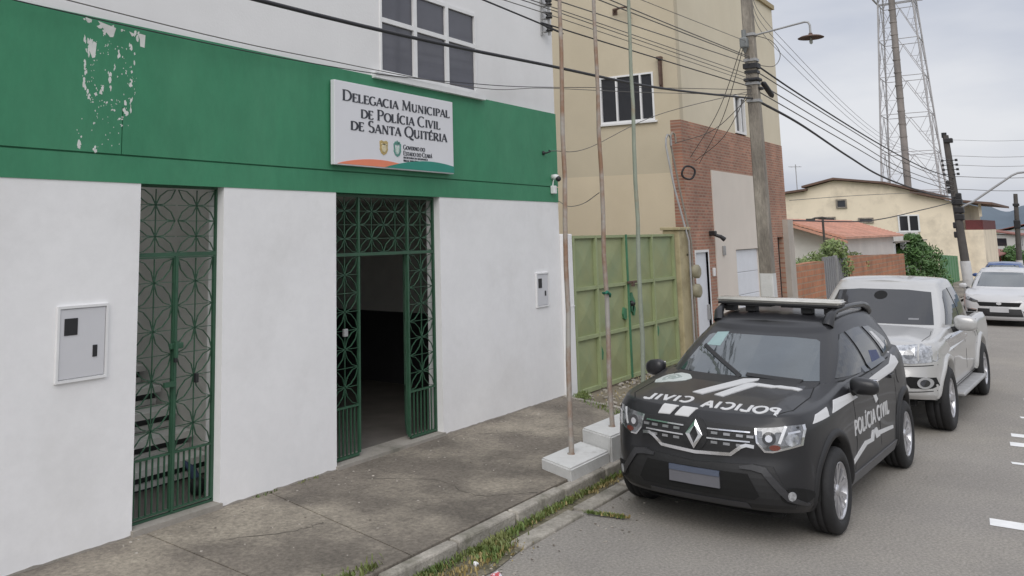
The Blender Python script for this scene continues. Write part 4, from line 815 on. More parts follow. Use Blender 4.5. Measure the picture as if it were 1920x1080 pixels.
b = MB(); b.box(32.45, 32.56, 6.2, 8.2, 2.02, 2.10); b.v = [(x, y, z+(y-6.2)*.325) for x, y, z in b.v]; b.build('barge_tile', m_tile, wh)
b = MB(); b.box(44.0, 53.2, 6.85, 7.10, 1.90, 2.32); b.build('porch_parapet', mat('porch_white', (.70, .68, .64), .9, .06), wh)
b = MB(); b.box(43.8, 54.2, 6.60, 6.849, 1.86, 1.92); b.build('porch_canopy', m_conc, wh)
b = MB(); b.box(44.2, 53.6, 8.4, 8.6, -.5, 1.9); b.build('porch_wall', mat('porch_grey', (.50, .49, .46), .9, .06), wh); b = MB(); b.box(44.0, 53.2, 7.10, 8.6, 1.90, 1.98); b.build('porch_slab', m_conc, wh)
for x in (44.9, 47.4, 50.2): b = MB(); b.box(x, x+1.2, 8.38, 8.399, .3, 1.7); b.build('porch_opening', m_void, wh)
for x in (44.2, 47.2, 50.2, 53.0): b = MB(); b.box(x, x+.25, 6.62, 6.84, -.4, 1.86); b.build('porch_column', m_wmetal, wh)
def wall_thing(name, x0, x1, z1a, z1b, m, label, cat, y=6.2, th=.16, zb=-1.2):
    b = MB(); n = max(2, int((x1-x0)/.6)); P = []
    top = [(x0+(x1-x0)*k/n, z1a+(z1b-z1a)*k/n+rng.uniform(-.012, .012)) for k in range(n+1)]
    b.prism([(x0, zb), (x1, zb)]+top[::-1], y, y+th, 1); return solo(b, name, m, label, cat)
wall_thing('brick_wall', 25.62, 28.95, 1.56, 1.56, m_rawbrick, 'raw orange brick wall between the brick front and the grey metal gate', 'wall')
wall_thing('brick_wall', 32.45, 43.6, 1.62, 1.42, m_rawbrick, 'long raw orange brick wall right of the grey metal gate', 'wall')
t = thing('metal_gate', 'grey sheet metal gate set between two raw brick walls', 'gate', (30.7, 6.2, -.2), world=True); m_sheet = mat('grey_sheet_metal', (.23, .23, .235), .55, .1, 1.5)
for x0, x1 in ((29.02, 30.65), (30.72, 32.38)):
    b = MB(); n = 12
    for k in range(n): a, c_ = x0+(x1-x0)*k/n, x0+(x1-x0)*(k+1)/n; b.box(a+.004, c_-.004, 6.22+.02*(k % 2), 6.27+.02*(k % 2), -.2, 1.66); 
    b.build('leaf', m_sheet, t)
b = MB(); b.box(30.655, 30.715, 6.18, 6.30, -.2, 1.68); b.build('post', m_galv, t)
t = thing('garden_lamp', 'thin dark lamp post standing among shrubs before the white house', 'lamp post', (31.2, 6.9, -.2), world=True); b = MB(); b.tube([(31.2, 6.62, -.2), (31.2, 6.62, 2.82)], .035); b.build('post', m_dark, t); b = MB(); b.tube([(31.2, 6.50, 2.83), (31.2, 6.62, 2.86), (31.2, 6.85, 2.84), (31.2, 6.95, 2.80)], .03); b.bbox(31.1, 31.3, 6.86, 7.1, 2.76, 2.83, .02); b.build('lamp_head', m_dark, t)
m_gpanel = mat('green_fence_sheet', (.10, .24, .115), .6, .1, .8); m_gpanel2 = mat('dark_green_fence_sheet', (.05, .20, .11), .6, .1, .8)
b = MB()
for k in range(13): b.box(55.2+k*.6, 55.79+k*.6, 6.2+.03*(k % 2), 6.26+.03*(k % 2), -1.2, 1.08-.02*k)
solo(b, 'fence', m_gpanel, 'pale green corrugated sheet fence left of the leaning pole base', 'fence')
b = MB()
for k in range(7): b.box(68.6+k*.6, 69.19+k*.6, 6.2+.03*(k % 2), 6.26+.03*(k % 2), -1.5, .88-.02*k)
solo(b, 'fence', m_gpanel2, 'darker green fence panel just right of the leaning pole base', 'fence')
t = thing('painted_wall', 'white roadside wall with a red and green painted panel', 'wall', (81, 6.2, -1.2), world=True); b = MB(); b.box(75.8, 86.5, 6.2, 6.4, -2, .52); b.build('wall', m_wdoor, t)
b = MB()
for x0, x1, z0, z1 in ((78, 79.6, -.9, -.05), (79.7, 81.2, -.5, .1), (78.5, 80, -.85, -.5)): b.box(x0, x1, 6.175+.001*x0/80, 6.199, z0, z1)
b.build('red_panel', m_red, t); b = MB(); b.box(81.9, 82.8, 6.18, 6.199, -.8, .1); b.build('green_panel', m_gpanel2, t)
for x0, x1, y0, y1, z1, m, lab in ((87.5, 97, 6.3, 12, .75, m_red, 'low dark red building past the painted white wall'), (84, 96, 8.2, 16, 1.25, m_tile, 'low house with a dull red roof beyond the green fence'), (98.5, 110, 6.2, 14, .55, m_cream, 'small cream house far down the street'), (118, 132, 6, 16, 2.2, mat('far_pale_wall', (.5, .49, .47), .9, .1, .3), 'pale house far down the street below the hills'), (140, 160, 3.0, 9, 2.6, mat('far_grey_wall', (.42, .42, .43), .9, .1, .3), 'greyish house at the far end of the street')):
    t = thing('house', lab, 'house', ((x0+x1)/2, (y0+y1)/2, -1.5), world=True); ym = (y0+y1)/2
    b = MB(); b.box(x0, x1, y0, y1, -2.5, z1-.5); b.build('walls', m_cream if m in (m_tile,) else m, t)
    b = MB(); b.prism([(y0-.4, z1-.52), (ym, z1+.35), (y1+.4, z1-.52), (y1+.4, z1-.62), (ym, z1+.25), (y0-.4, z1-.62)], x0-.4, x1+.4, 0); b.build('roof', mat('dull_red_tile', (.22, .09, .07), .9, .2, .7), t)
    b = MB()
    for k in range(3): b.box(x0+1.2+k*3, x0+2.2+k*3, y0-.03, y0+.02, z1-1.8, z1-.8)
    b.box(x0-.03, x0+.02, y0+1, y0+2.2, z1-1.7, z1-.9); b.build('window', m_glass, t)
# houses across the far end close the view between them
# ------------------------------------------------------------------ shrubs
def leaf_mat(n, c, c2): return mat(n, c, .6, .35, 1.5, col2=c2, c2scale=2.2, c2pos=(.42, .62))
m_leafl = leaf_mat('pale_green_leaf', (.16, .24, .075), (.27, .32, .13)); m_leafd = leaf_mat('dark_green_leaf', (.05, .11, .028), (.10, .19, .05)); m_stem = mat('bark', (.10, .075, .05), .9)
def bush(name, c, blobs, n, ls, m, label, cat='shrub'):
    c = Vector(c); t = thing(name, label, cat, tuple(c), world=True); b = MB(); vs = []; fs = []
    for _ in range(n):
        bx, by, bz, br = blobs[rng.integers(len(blobs))]; d = Vector(rng.normal(size=3)).normalized(); r = br*(.35+.75*rng.random()**.6); p = c+Vector((bx, by, bz))+Vector((d.x*r, d.y*r, d.z*r*.85))
        if p.z < c.z+.02: continue
        a = Vector(rng.normal(size=3)).normalized(); a.z -= .3; u = a.orthogonal().normalized(); s = ls*rng.uniform(.6, 1.3); o = len(vs)
        vs += [p-a*s, p+u*s*.36, p+a*s, p-u*s*.36]; fs.append((o, o+1, o+2, o+3))
    b.add(vs, fs); b.build('foliage', m, t, fix=False)
    b = MB()
    for bx, by, bz, br in blobs: b.tube([c, c+Vector((bx*.5, by*.5, bz*.45)), c+Vector((bx, by, bz+br*.3))], [.05, .035, .01], 5)
    b.build('branches', m_stem, t); return t
bush('bush', (31.0, 6.95, -.1), [(0, -.1, 1.5, .42), (.5, -.35, 1.55, .5), (.2, -.6, 1.95, .36), (-.6, .15, 1.35, .40), (.9, -.5, 1.4, .45)], 2600, .075, m_leafl, 'pale yellow green bush rising over the grey metal gate')
bush('bush', (34.6, 7.0, -.2), [(0, -.2, 1.5, .5), (.9, -.3, 1.45, .5), (1.7, -.3, 1.4, .4), (-.7, -.2, 1.6, .45)], 2200, .08, m_leafl, 'pale leafy bush over the long raw brick wall')
bush('bush', (48.5, 6.6, -.6), [(0, 0, 1.4, .9), (2.2, -.2, 1.7, .8), (-2.2, .3, 1.0, .8), (1.0, .2, 2.2, .6), (.2, .1, 2.55, .3), (1.9, .1, 2.5, .35), (4.2, -.1, 1.3, .8), (3.4, .1, 2.1, .4), (-1, -.2, .5, .8), (3, -.3, .5, .9), (5.5, 0, .7, .7), (-2.9, .2, 1.7, .35), (5.0, .1, 1.9, .35), (-1.2, 0, 1.9, .5)], 9000, .105, m_leafd, 'big dark green bush between the brick wall and the green fence')
bush('bush', (97.5, 5.4, -1.6), [(0, 0, 1.2, 1.0), (1.5, .2, 1.6, .9), (3, .2, 1.1, .8)], 1500, .2, m_leafd, 'small dark green roadside bush far down the street')
# ------------------------------------------------------------------ weeds and litter along the kerb
def weeds(spots, label, m, name='weeds', hh=.07, dens=260):
    b = MB(); vs, fs = [], []
    for x0, y0, x1, y1, wd, d in spots:
        for _ in range(int(dens*d)):
            k = rng.random(); x = x0+(x1-x0)*k+rng.normal()*wd; y = y0+(y1-y0)*k+rng.normal()*wd
            if rng.random() < .45*abs(math.sin(k*9+x0*3)): continue
            z = .132 if (y > KY+.02) else .015; h_ = hh*rng.uniform(.3, 1.1); a = rng.uniform(0, 6.28); ln = rng.uniform(.2, .9)*h_; w_ = rng.uniform(.004, .011); ca, sa = math.cos(a), math.sin(a); o = len(vs)
            vs += [(x-sa*w_, y+ca*w_, z), (x+sa*w_, y-ca*w_, z), (x+ca*ln*.5+sa*w_*.8, y+sa*ln*.5-ca*w_*.8, z+h_*.7), (x+ca*ln, y+sa*ln, z+h_)]; fs.append((o, o+1, o+2, o+3))
    b.add(vs, fs); return tag(b.build(name, m, None, fix=False), label, 'weeds', kind='stuff')
m_weed = leaf_mat('weed_green', (.10, .15, .035), (.17, .19, .06)); m_dry = leaf_mat('dry_weed', (.26, .20, .075), (.33, .27, .12))
weeds([(4.5, 3.99, 6.3, 4.02, .035, 2.0), (6.2, 3.99, 7.9, 4.02, .024, 3.6), (7.8, 4.0, 9.6, 4.02, .018, 2.2), (6.1, 3.85, 6.7, 3.95, .05, 1.6), (4.6, 4.25, 5.3, 4.22, .05, 1.0), (5.5, 4.05, 5.9, 4.08, .03, 1.1), (12.1, 5.9, 12.45, 6.05, .05, 1.6), (11.3, 5.0, 12.2, 6.0, .06, .6)], 'green weeds growing along the kerb gutter', m_weed, hh=.052, dens=330)
weeds([(7.67, 3.74, 7.73, 3.42, .012, 1.6), (8.67, 3.74, 8.70, 3.55, .012, .8), (5.95, 6.16, 6.25, 6.17, .02, .12), (6.5, 6.17, 6.8, 6.17, .02, .08)], 'low weeds in the open joints of the gutter edging', m_weed, hh=.03, dens=330)
weeds([(5.55, 3.85, 6.6, 3.88, .07, 1.8), (8.2, 3.98, 9.3, 3.98, .03, 1.3), (12.3, 5.2, 16, 5.9, .25, 2.6), (5.2, 3.9, 5.7, 4.0, .05, 1.0), (7.69, 3.6, 7.74, 3.38, .012, .5), (6.3, 4.0, 8.2, 4.03, .03, 1.3)], 'dry yellow weeds and leaf litter in the gutter', m_dry, name='dry_weeds', hh=.035)
b = MB()
for i in range(380):
    if i < 200: x, y, z = rng.uniform(4.2, 11.5), min(6.12, max(4.25, 6.12-abs(rng.normal())*.35 if i % 2 else rng.uniform(4.2, 6.1))), .131
    elif i < 300: x, y, z = rng.uniform(5, 10), rng.uniform(3.2, 3.95), .004
    else: x, y, z = rng.uniform(4.6, 7.2), rng.normal(3.75, .12), .008
    s = rng.uniform(.004, .014); bm = bmesh.new(); bmesh.ops.create_icosphere(bm, subdivisions=1, radius=s)
    for v in bm.verts: v.co = Vector((v.co.x*rng.uniform(.7, 1.4)+x, v.co.y*rng.uniform(.7, 1.4)+y, v.co.z*.5+z))
    b.bm(bm)
tag(b.build('grit', mat('grit_stone', (.36, .33, .29), .95, .4, 3, col2=(.14, .12, .10), c2scale=5, c2pos=(.5, .55))), 'small stones and grit scattered on the sidewalk and gutter', 'grit', kind='stuff')
def crumple(name, c, s, m, label, cat):
    bm = bmesh.new(); bmesh.ops.create_icosphere(bm, subdivisions=2, radius=1)
    for v in bm.verts: k = rng.uniform(.55, 1.25); v.co = Vector((v.co.x*s[0]*k+c[0], v.co.y*s[1]*k+c[1], max(v.co.z*s[2]*k+c[2]+s[2]*.7, c[2])))
    b = MB(); b.bm(bm); return solo(b, name, m, label, cat)
crumple('wrapper', (5.87, 3.60, .008), (.055, .045, .03), mat('red_white_foil', (.55, .08, .09), .4, .2, 30, col2=(.68, .64, .68), c2scale=14, c2pos=(.48, .52)), 'crumpled red and white wrapper lying in the gutter', 'litter')
crumple('paper_scrap', (5.72, 3.66, .008), (.04, .03, .018), m_wmetal, 'crumpled white paper scrap beside the red wrapper', 'litter')
crumple('paper_scrap', (6.02, 3.86, .008), (.022, .02, .02), m_wmetal, 'small white scrap among the gutter weeds', 'litter')
b = MB()
for i in range(60):
    x, y = rng.uniform(5.2, 6.6), rng.normal(3.85, .12); s = rng.uniform(.008, .026); a = rng.uniform(0, 6); b.add([(x+s*math.cos(a+t), y+s*.6*math.sin(a+t), .012+.004*rng.random()+(.01 if k == 1 else 0)) for k, t in enumerate((0, 1.6, 3.1, 4.7))], [(0, 1, 2, 3)])
tag(b.build('leaf_litter', m_dry, None, fix=False), 'scattered dry leaves around the wrapper in the gutter', 'leaf litter', kind='stuff')
# ------------------------------------------------------------------ vehicles (local axes: x forward, y to the car's left, z up)
m_tyre = mat('tyre_rubber', (.016, .016, .017), .75, .2, 20, .15, 90)
m_rim = mat('alloy_rim', (.52, .52, .54), .30, .08, 6, metal=.75)
m_well = mat('wheel_well', (.008, .008, .008), .9)
m_carglass = mat('car_window_glass', (.012, .014, .016), .03, .1, 2, spec=.6, coat=.4)
m_windscreen = mat('windscreen_glass', (.085, .10, .108), .03, .25, 1.2, metal=.55, spec=.75, coat=1.0)
m_trim = mat('black_trim', (.014, .014, .015), .55, .15, 10)
m_gap = mat('panel_gap', (.004, .004, .004), .9)
m_lens = mat('headlamp_lens', (.17, .175, .185), .10, .55, 22, metal=.45, spec=.8, coat=1.0)
m_lensb = mat('headlamp_inner', (.42, .43, .45), .10, .5, 26, metal=.5, coat=1.0)
m_lampdark = mat('headlamp_dark', (.03, .03, .033), .12, .2, 9, coat=.6)
m_lampwhite = mat('headlamp_bright', (.70, .71, .73), .12, .08, 12, coat=.6)
m_amber = mat('indicator_amber', (.16, .045, .032), .25)
m_decal = mat('white_decal', (.57, .57, .575), .5, .03, 4)
def wheel(name, parent, x, y, r, wd, rr, spokes, side, mrim=m_rim, twin=True):
    """tyre with a spoked rim; side +1 = left of the car"""
    h = wd/2; b = MB(); prof = [(rr, -h*.80), (rr+.012, -h*.97), (r-.075, -h*1.06), (r-.028, -h*.98), (r-.006, -h*.80), (r, -h*.55), (r, -h*.30), (r-.010, -h*.27), (r-.010, -h*.22), (r, -h*.19), (r, h*.19), (r-.010, h*.22), (r-.010, h*.27), (r, h*.30), (r, h*.55), (r-.006, h*.80), (r-.028, h*.98), (r-.075, h*1.06), (rr+.012, h*.97), (rr, h*.80)]
    b.lathe(prof, (0, 0, 0), 1, 40); o = b.build(name, m_tyre, parent); o.location = (x, y, r); o.rotation_euler = (0, rng.uniform(0, 1), 0 if side > 0 else PI)
    b = MB(); b.lathe([(rr*1.0, h*.80), (rr*1.015, h*.90), (rr*.96, h*.92), (rr*.93, h*.78), (rr*.90, -h*.5)], (0, 0, 0), 1, 40)
    for k in range(spokes):
        for tw_ in ((-.10, .10) if twin else (0,)):
            a = 2*PI*k/spokes; a1 = a+tw_*1.9; w0, w1 = (.030, .040) if twin else (.05, .085)
            p0 = Vector((math.cos(a+tw_*.9)*rr*.16, h*.66, math.sin(a+tw_*.9)*rr*.16)); p1 = Vector((math.cos(a1)*rr*.94, h*.84, math.sin(a1)*rr*.94)); d = (p1-p0).normalized(); s = d.cross(Vector((0, 1, 0)))
            vs = [p0-s*w0/2, p0+s*w0/2, p1+s*w1/2, p1-s*w1/2]; vs += [v-Vector((0, .035, 0)) for v in vs]; b.add(vs, [(0, 1, 2, 3), (4, 7, 6, 5), (0, 4, 5, 1), (1, 5, 6, 2), (2, 6, 7, 3), (3, 7, 4, 0)])
    b.lathe([(0, h*.80), (rr*.16, h*.78), (rr*.22, h*.66), (rr*.22, h*.5)], (0, 0, 0), 1, 20); q = b.build('rim', mrim, o)
    b = MB(); b.lathe([(0, -h*.02), (rr*.90, -h*.02)], (0, 0, 0), 1, 30); b.lathe([(rr*.40, h*.05), (rr*.62, h*.05), (rr*.62, 0), (rr*.40, 0)], (0, 0, 0), 1, 24); b.build('brake_disc', m_well, o); return o
class Car:
    def __init__(s, S): s.S = S
    def zt(s, x, y):
        S = s.S; k = np.clip(np.abs(y)/S['hw'], 0, 1); return S['top'](x)-S['drop'](x)*k**3+S.get('crease', lambda x, y: 0)(x, y)
    def skirt(s):
        S = s.S; P = cr(S['plan'], 14); T = np.gradient(P, axis=0); T /= np.linalg.norm(T, axis=1)[:, None]+1e-9; n = np.column_stack([T[:, 1], -T[:, 0]])
        n = np.where((n*P).sum(1)[:, None] < 0, -n, n)   # outward
        f = S['rows']; ff = np.linspace(0, len(f)-1, (len(f)-1)*5+1); rw = lambda a: smoothcurve(np.arange(len(f)), a)(ff)
        fr, si, no_, ta = rw(S['rows']), rw(S['side']), rw(S['nose']), rw(S['tail'])
        G_ = np.zeros((len(P), len(ff), 3))
        for j, (x, y) in enumerate(P):
            k = n[j, 0]**2; e = no_ if n[j, 0] > 0 else ta; ins = si*(1-k)+e*k; zb = S['bottom'](x)
            fl = np.zeros_like(fr)
            for ax in S['axles']: fl += S['flare']*np.exp(-((x-ax)/.36)**2)*np.exp(-((fr-.42)/.35)**2)*(1-k)
            xx = x-n[j, 0]*(ins-fl); yy = y-n[j, 1]*(ins-fl); G_[j, :, 0] = xx; G_[j, :, 1] = yy; G_[j, :, 2] = zb+fr*(s.zt(xx, yy)-zb)
        s.G_ = G_; return G_
    def cut(s, G_):
        """wheel arches: snap the vertices next to each circle on to it and drop the faces inside"""
        S = s.S; a, c = G_.shape[:2]; keep = np.ones((a-1, c-1), bool); R_ = S['arch']; az = S['wr']+S.get('archdz', 0)
        for ax in S['axles']:
            dx, dz = G_[..., 0]-ax, G_[..., 2]-az; r = np.hypot(dx, dz); m_ = (np.abs(r-R_) < .022) & (np.abs(G_[..., 1]) > .45)
            G_[..., 0] = np.where(m_, ax+dx/r*R_, G_[..., 0]); G_[..., 2] = np.where(m_, az+dz/r*R_, G_[..., 2])
            cx = (G_[:-1, :-1]+G_[1:, :-1]+G_[:-1, 1:]+G_[1:, 1:])/4; keep &= ~((np.hypot(cx[..., 0]-ax, cx[..., 2]-az) < R_-.004) & (np.abs(cx[..., 1]) > .45))
        return keep
    def half(s, b, G_, keep):
        a, c = G_.shape[:2]; F = [(i*c+j, i*c+j+1, (i+1)*c+j+1, (i+1)*c+j) for i in range(a-1) for j in range(c-1) if keep is None or keep[i, j]]
        for sg in (1, -1): b.add((G_*np.array([1, sg, 1])).reshape(-1, 3), F, True)
    def house(s):
        """greenhouse: plan curve at the belt to plan curve at the roof"""
        S = s.S; B, T = cr(S['gbase'], 8), cr(S['groof'], 8); vv = np.linspace(0, 1, 19); G_ = np.zeros((len(B), len(vv)+3, 3)); cen = np.array([T[:, 0].mean(), 0, 0])
        for j in range(len(B)):
            b0 = np.array([B[j, 0], B[j, 1], s.zt(B[j, 0], B[j, 1])-.02]); t0 = np.array([T[j, 0], T[j, 1], S['roofz'](T[j, 0])-.055])
            o = np.array([0, np.sign(T[j, 1])*min(1, abs(T[j, 1])/.4), 0])
            for i, v in enumerate(vv): G_[j, i] = b0+(t0-b0)*v+o*.028*math.sin(PI*v)
            c3 = np.array([T[j, 0]*.97+cen[0]*.03, T[j, 1]*.97, S['roofz'](T[j, 0])-.022]); G_[j, len(vv)] = c3
            G_[j, len(vv)+1] = (T[j, 0]*.93+cen[0]*.07, T[j, 1]*.925, S['roofz'](T[j, 0])-.006); G_[j, len(vv)+2] = (T[j, 0]*.88+cen[0]*.12, T[j, 1]*.86, S['roofz'](T[j, 0]*.88+cen[0]*.12)+.002)
        return G_
    def body(s, parent, m):
        S = s.S; b = MB(); G_ = s.skirt(); keep = s.cut(G_); s.half(b, G_, keep)
        top = G_[:, -1]; K = np.linspace(0, 1, 15); cap = np.zeros((len(top), len(K), 3))
        for j, q in enumerate(top):
            for i, k in enumerate(K): y = q[1]*(1-k); cap[j, i] = (q[0], y, s.zt(q[0], y))
        ck = None
        if S.get('bed'):
            cc = (cap[:-1, :-1]+cap[1:, 1:])/2; ck = ~((cc[..., 0] < S['bed'][0]) & (cc[..., 0] > S['bed'][1]) & (np.abs(cc[..., 1]) < S['bed'][2]))
        s.half(b, cap, ck)
        gh = s.house(); s.half(b, gh, None); rim_ = gh[:, -1]; rc = np.zeros((len(rim_), 9, 3))
        for j, q in enumerate(rim_):
            for i, k in enumerate(np.linspace(0, 1, 9)): y = q[1]*(1-k); rc[j, i] = (q[0], y, q[2]+.022*(1-(1-k)**2))
        s.half(b, rc, None)
        bm = bmesh.new(); vs = [bm.verts.new(v) for v in b.v]; bm.verts.index_update()
        for f in b.f:
            try: bm.faces.new([vs[i] for i in f])
            except ValueError: pass
        bmesh.ops.remove_doubles(bm, verts=bm.verts[:], dist=.0008); bmesh.ops.dissolve_degenerate(bm, edges=bm.edges[:], dist=.0005); bmesh.ops.recalc_face_normals(bm, faces=bm.faces[:])
        s.bvh = BVHTree.FromBMesh(bm); b2 = MB(); b2.bm(bm, True); o = b2.build('body', m, parent); return o
    def on(s, polys, axis, off=.004, depth=.012, step=.06): return drape(MB(), polys, s.bvh, axis, off, depth, step)
    def side_y(s, x, z):
        h = s.bvh.ray_cast(Vector((x, 3, z)), Vector((0, -1, 0))); return h[0].y if h[0] else s.S['hw']
    def flares(s, parent, m, w_=.05, pr=.014, a0=-8, a1=188):
        S = s.S; R_ = S['arch']; az = S['wr']+S.get('archdz', 0)
        for ax in S['axles']:
            for sg in (1, -1):
                rows = []
                for a in np.linspace(R(a0), R(a1), 40):
                    c_, n_ = math.cos(a), math.sin(a); zo = max(az+n_*(R_+w_), S['bottom'](ax)-.02); yo = s.side_y(ax+c_*(R_+w_), zo); xi, zi = ax+c_*(R_-.006), az+n_*(R_-.006)
                    rows.append([(xi, sg*(yo-.10), zi), (xi, sg*(yo+pr), zi), (ax+c_*(R_+w_*.3), sg*(yo+pr+.004), az+n_*(R_+w_*.3)), (ax+c_*(R_+w_*.75), sg*(yo+pr), az+n_*(R_+w_*.75)), (ax+c_*(R_+w_), sg*(yo-.006), az+n_*(R_+w_))])
                b = MB(); b.grid(rows); b.build('wheel_arch', m, parent)
    def underside(s, parent):
        S = s.S; b = MB(); x0, x1 = S['plan'][-1][0]+.25, S['plan'][0][0]-.25; b.box(x0, x1, -.52, .52, S['under'], S['under']+.12)
        e = sorted(S['axles']); R_ = S['arch']+.01
        for a, c_, h_ in ((x0, e[0]-R_, .60), (e[0]+R_, e[1]-R_, .80), (e[1]+R_, x1, .60)): b.box(a, c_, -h_, h_, S['under']+.01, S['under']+.11)
        for ax in e:
            n = 16; az = S['wr']
            for sg in (1, -1): b.grid([[(ax+R_*math.cos(t), sg*.50, az+R_*math.sin(t)), (ax+R_*math.cos(t), sg*(S['hw']-.05), az+R_*math.sin(t))] for t in np.linspace(0, PI, n)]); b.add([(ax+R_*math.cos(t), sg*.52, az+R_*math.sin(t)) for t in np.linspace(0, PI, n)], [tuple(range(n))])
        b.build('underbody', m_well, parent)
def both(polys): return [[(-a, b) for a, b in p][::-1] for p in polys]
def mirror_part(parent, x, y, z, m, sx_=.11, sy_=.13, sz_=.09):
    """door mirror: rounded shell, stalk, glass"""
    sg = 1 if y > 0 else -1; b = MB(); bm = bmesh.new(); bmesh.ops.create_cube(bm, size=1); bmesh.ops.bevel(bm, geom=bm.edges[:], offset=.40, segments=5, affect='EDGES', profile=.5)
    for v in bm.verts: u_ = v.co.y*sg; v.co = Vector((x+v.co.x*sx_*1.5*(1-.25*u_), y+v.co.y*sy_*2, z+v.co.z*sz_*2*(1-.18*u_)-.012*u_))
    b.bm(bm, True); o = b.build('mirror', m, parent); b = MB(); b.tube([(x-.02, y-sg*sy_*.7, z-sz_*.7), (x-.03, y-sg*sy_*1.5, z-sz_*1.1)], [.035, .04], 8); b.build('stalk', m_trim, o)
    b = MB(); b.bbox(x-sx_*.86, x-sx_*.80, y-sy_*.8, y+sy_*.8, z-sz_*.7, z+sz_*.75, .01); b.build('mirror_glass', m_chrome, o); return o

# ---- police SUV
pv = thing('police_car', 'matte black police SUV with white lettering and a roof light bar parked by the kerb', 'police car', (9.8146, 2.6515, 0), 3.099)
m_suv = mat('matte_black_vinyl', (.017, .017, .019), .38, .10, 2.0, 0, spec=.45, coat=.16)
D = Car(dict(hw=.905, arch=.415, wr=.343, archdz=.02, axles=(1.338, -1.338), flare=.022, under=.20,
    plan=[(2.165, 0), (2.150, .30), (2.085, .58), (1.94, .76), (1.72, .845), (1.338, .882), (.80, .888), (.2, .892), (-.5, .892), (-1.0, .890), (-1.5, .875), (-1.9, .81), (-2.10, .64), (-2.17, .32), (-2.18, 0)],
    rows=[0, .10, .26, .44, .60, .76, .90, 1.0], side=[.055, .012, .0, .002, .0, .006, .022, .065], nose=[.085, .02, .0, .005, .035, .045, .075, .16], tail=[.06, .02, 0, .02, .03, .05, .06, .09],
    bottom=smoothcurve([-2.3, -1.9, -1.3, 1.3, 1.9, 2.2], [.34, .28, .25, .25, .26, .27]),
    top=smoothcurve([-2.3, -1.6, -.8, 0, .5, .78, 1.2, 1.6, 1.85, 1.98, 2.06, 2.2], [1.19, 1.19, 1.16, 1.13, 1.12, 1.125, 1.095, 1.06, 1.03, .995, .955, .86]),
    drop=smoothcurve([-2.3, 0, .6, 1.0, 1.8, 2.2], [0, 0, .01, .05, .05, .03]),
    crease=lambda x, y: .016*np.exp(-((np.abs(y)-.56)/.09)**2)*np.exp(-((x-1.35)/.5)**4),
    gbase=[(.935, 0), (.92, .36), (.865, .61), (.755, .735), (.35, .80), (-.3, .815), (-.9, .81), (-1.5, .775), (-1.92, .69), (-2.06, .42), (-2.10, 0)],
    groof=[(.20, 0), (.175, .32), (.11, .50), (.02, .565), (-.20, .60), (-.6, .61), (-1.05, .605), (-1.5, .58), (-1.76, .52), (-1.85, .34), (-1.88, 0)],
    roofz=smoothcurve([-2.0, -1.5, -.7, -.2, .25], [1.555, 1.605, 1.625, 1.60, 1.53])))
bd = D.body(pv, m_suv); D.underside(pv); D.flares(pv, m_trim, .06, .018)
def tri(p): return p
# glazing
D.on([[(-.645, 1.128), (0, 1.118), (.645, 1.128), (.60, 1.25), (.535, 1.42), (.50, 1.437), (.30, 1.447), (-.30, 1.447), (-.50, 1.437), (-.535, 1.42), (-.60, 1.25)]], 'x+', .005, .01, .05).build('windscreen', m_windscreen, pv)
sw = [('front_window', [(.63, 1.145), (.09, 1.42), (-.02, 1.47), (-.10, 1.48), (-.19, 1.125)]), ('rear_window', [(-.27, 1.13), (-.18, 1.485), (-.50, 1.50), (-.66, 1.495), (-.92, 1.175), (-.90, 1.15)]), ('quarter_window', [(-1.04, 1.20), (-.79, 1.485), (-1.02, 1.475), (-1.42, 1.32), (-1.46, 1.25)])]
for nm, pl_ in sw:
    for ax in ('y+', 'y-'): D.on([pl_], ax, .009, .014, .05).build(nm, m_carglass, pv)
D.on([[(-1.10, 1.235), (-.90, 1.43), (-1.02, 1.42), (-1.22, 1.27)]], 'y+', .0115, .006, .1).build('quarter_sticker', m_decal, pv)
D.on([[(-.45, 1.17), (-.50, 1.28), (-.78, 1.26), (-.80, 1.18)]], 'y+', .0115, .006, .1).build('rear_window_sticker', mat('blue_sticker', (.035, .05, .13), .5), pv)
D.on([[(-.50, 1.34), (-.36, 1.34), (-.34, 1.46), (-.46, 1.45)]], 'x+', .007, .006, .05).build('windscreen_sticker', mat('pale_sticker', (.25, .36, .36), .3), pv)
# wipers, cowl
D.on([[(-.66, 1.098), (.66, 1.098), (.65, 1.124), (-.65, 1.124)]], 'x+', .004, .01, .06).build('cowl', m_trim, pv)
for a, c_ in (((-.02, 1.125), (-.52, 1.34)), ((.52, 1.125), (.02, 1.145))):
    D.on(ribbon([a, ((a[0]+c_[0])/2, (a[1]+c_[1])/2), c_], .022), 'x+', .022, .010, .1).build('wiper', m_trim, pv)
# panel gaps
gaps = [[(.78, .40), (.66, .60), (.64, 1.08)], [(-.22, .34), (-.22, 1.10)], [(-.93, .60), (-.98, .85), (-1.02, 1.12)], [(.70, .355), (-.85, .355)], [(.62, 1.115), (.10, 1.11), (-.5, 1.125), (-1.05, 1.16)]]
pg = []
for g in gaps: pg += ribbon(g, .010)
for ax in ('y+', 'y-'): D.on(pg, ax, .0015, .004, .12).build('panel_gaps', m_gap, bd)
hg = []
for g in ([(.92, -.64), (1.3, -.70), (1.75, -.69), (1.90, -.62)], [(1.90, .62), (1.75, .69), (1.3, .70), (.92, .64)]): hg += ribbon(g, .009)
D.on(hg, 'z+', .0015, .004, .1).build('bonnet_gap', m_gap, bd)
for x0 in (.05, -.78):
    for ax in ('y+', 'y-'): D.on([[(x0, .985), (x0-.17, .985), (x0-.17, 1.015), (x0, 1.015)]], ax, .028, .02, .1).build('door_handle', m_suv, pv)
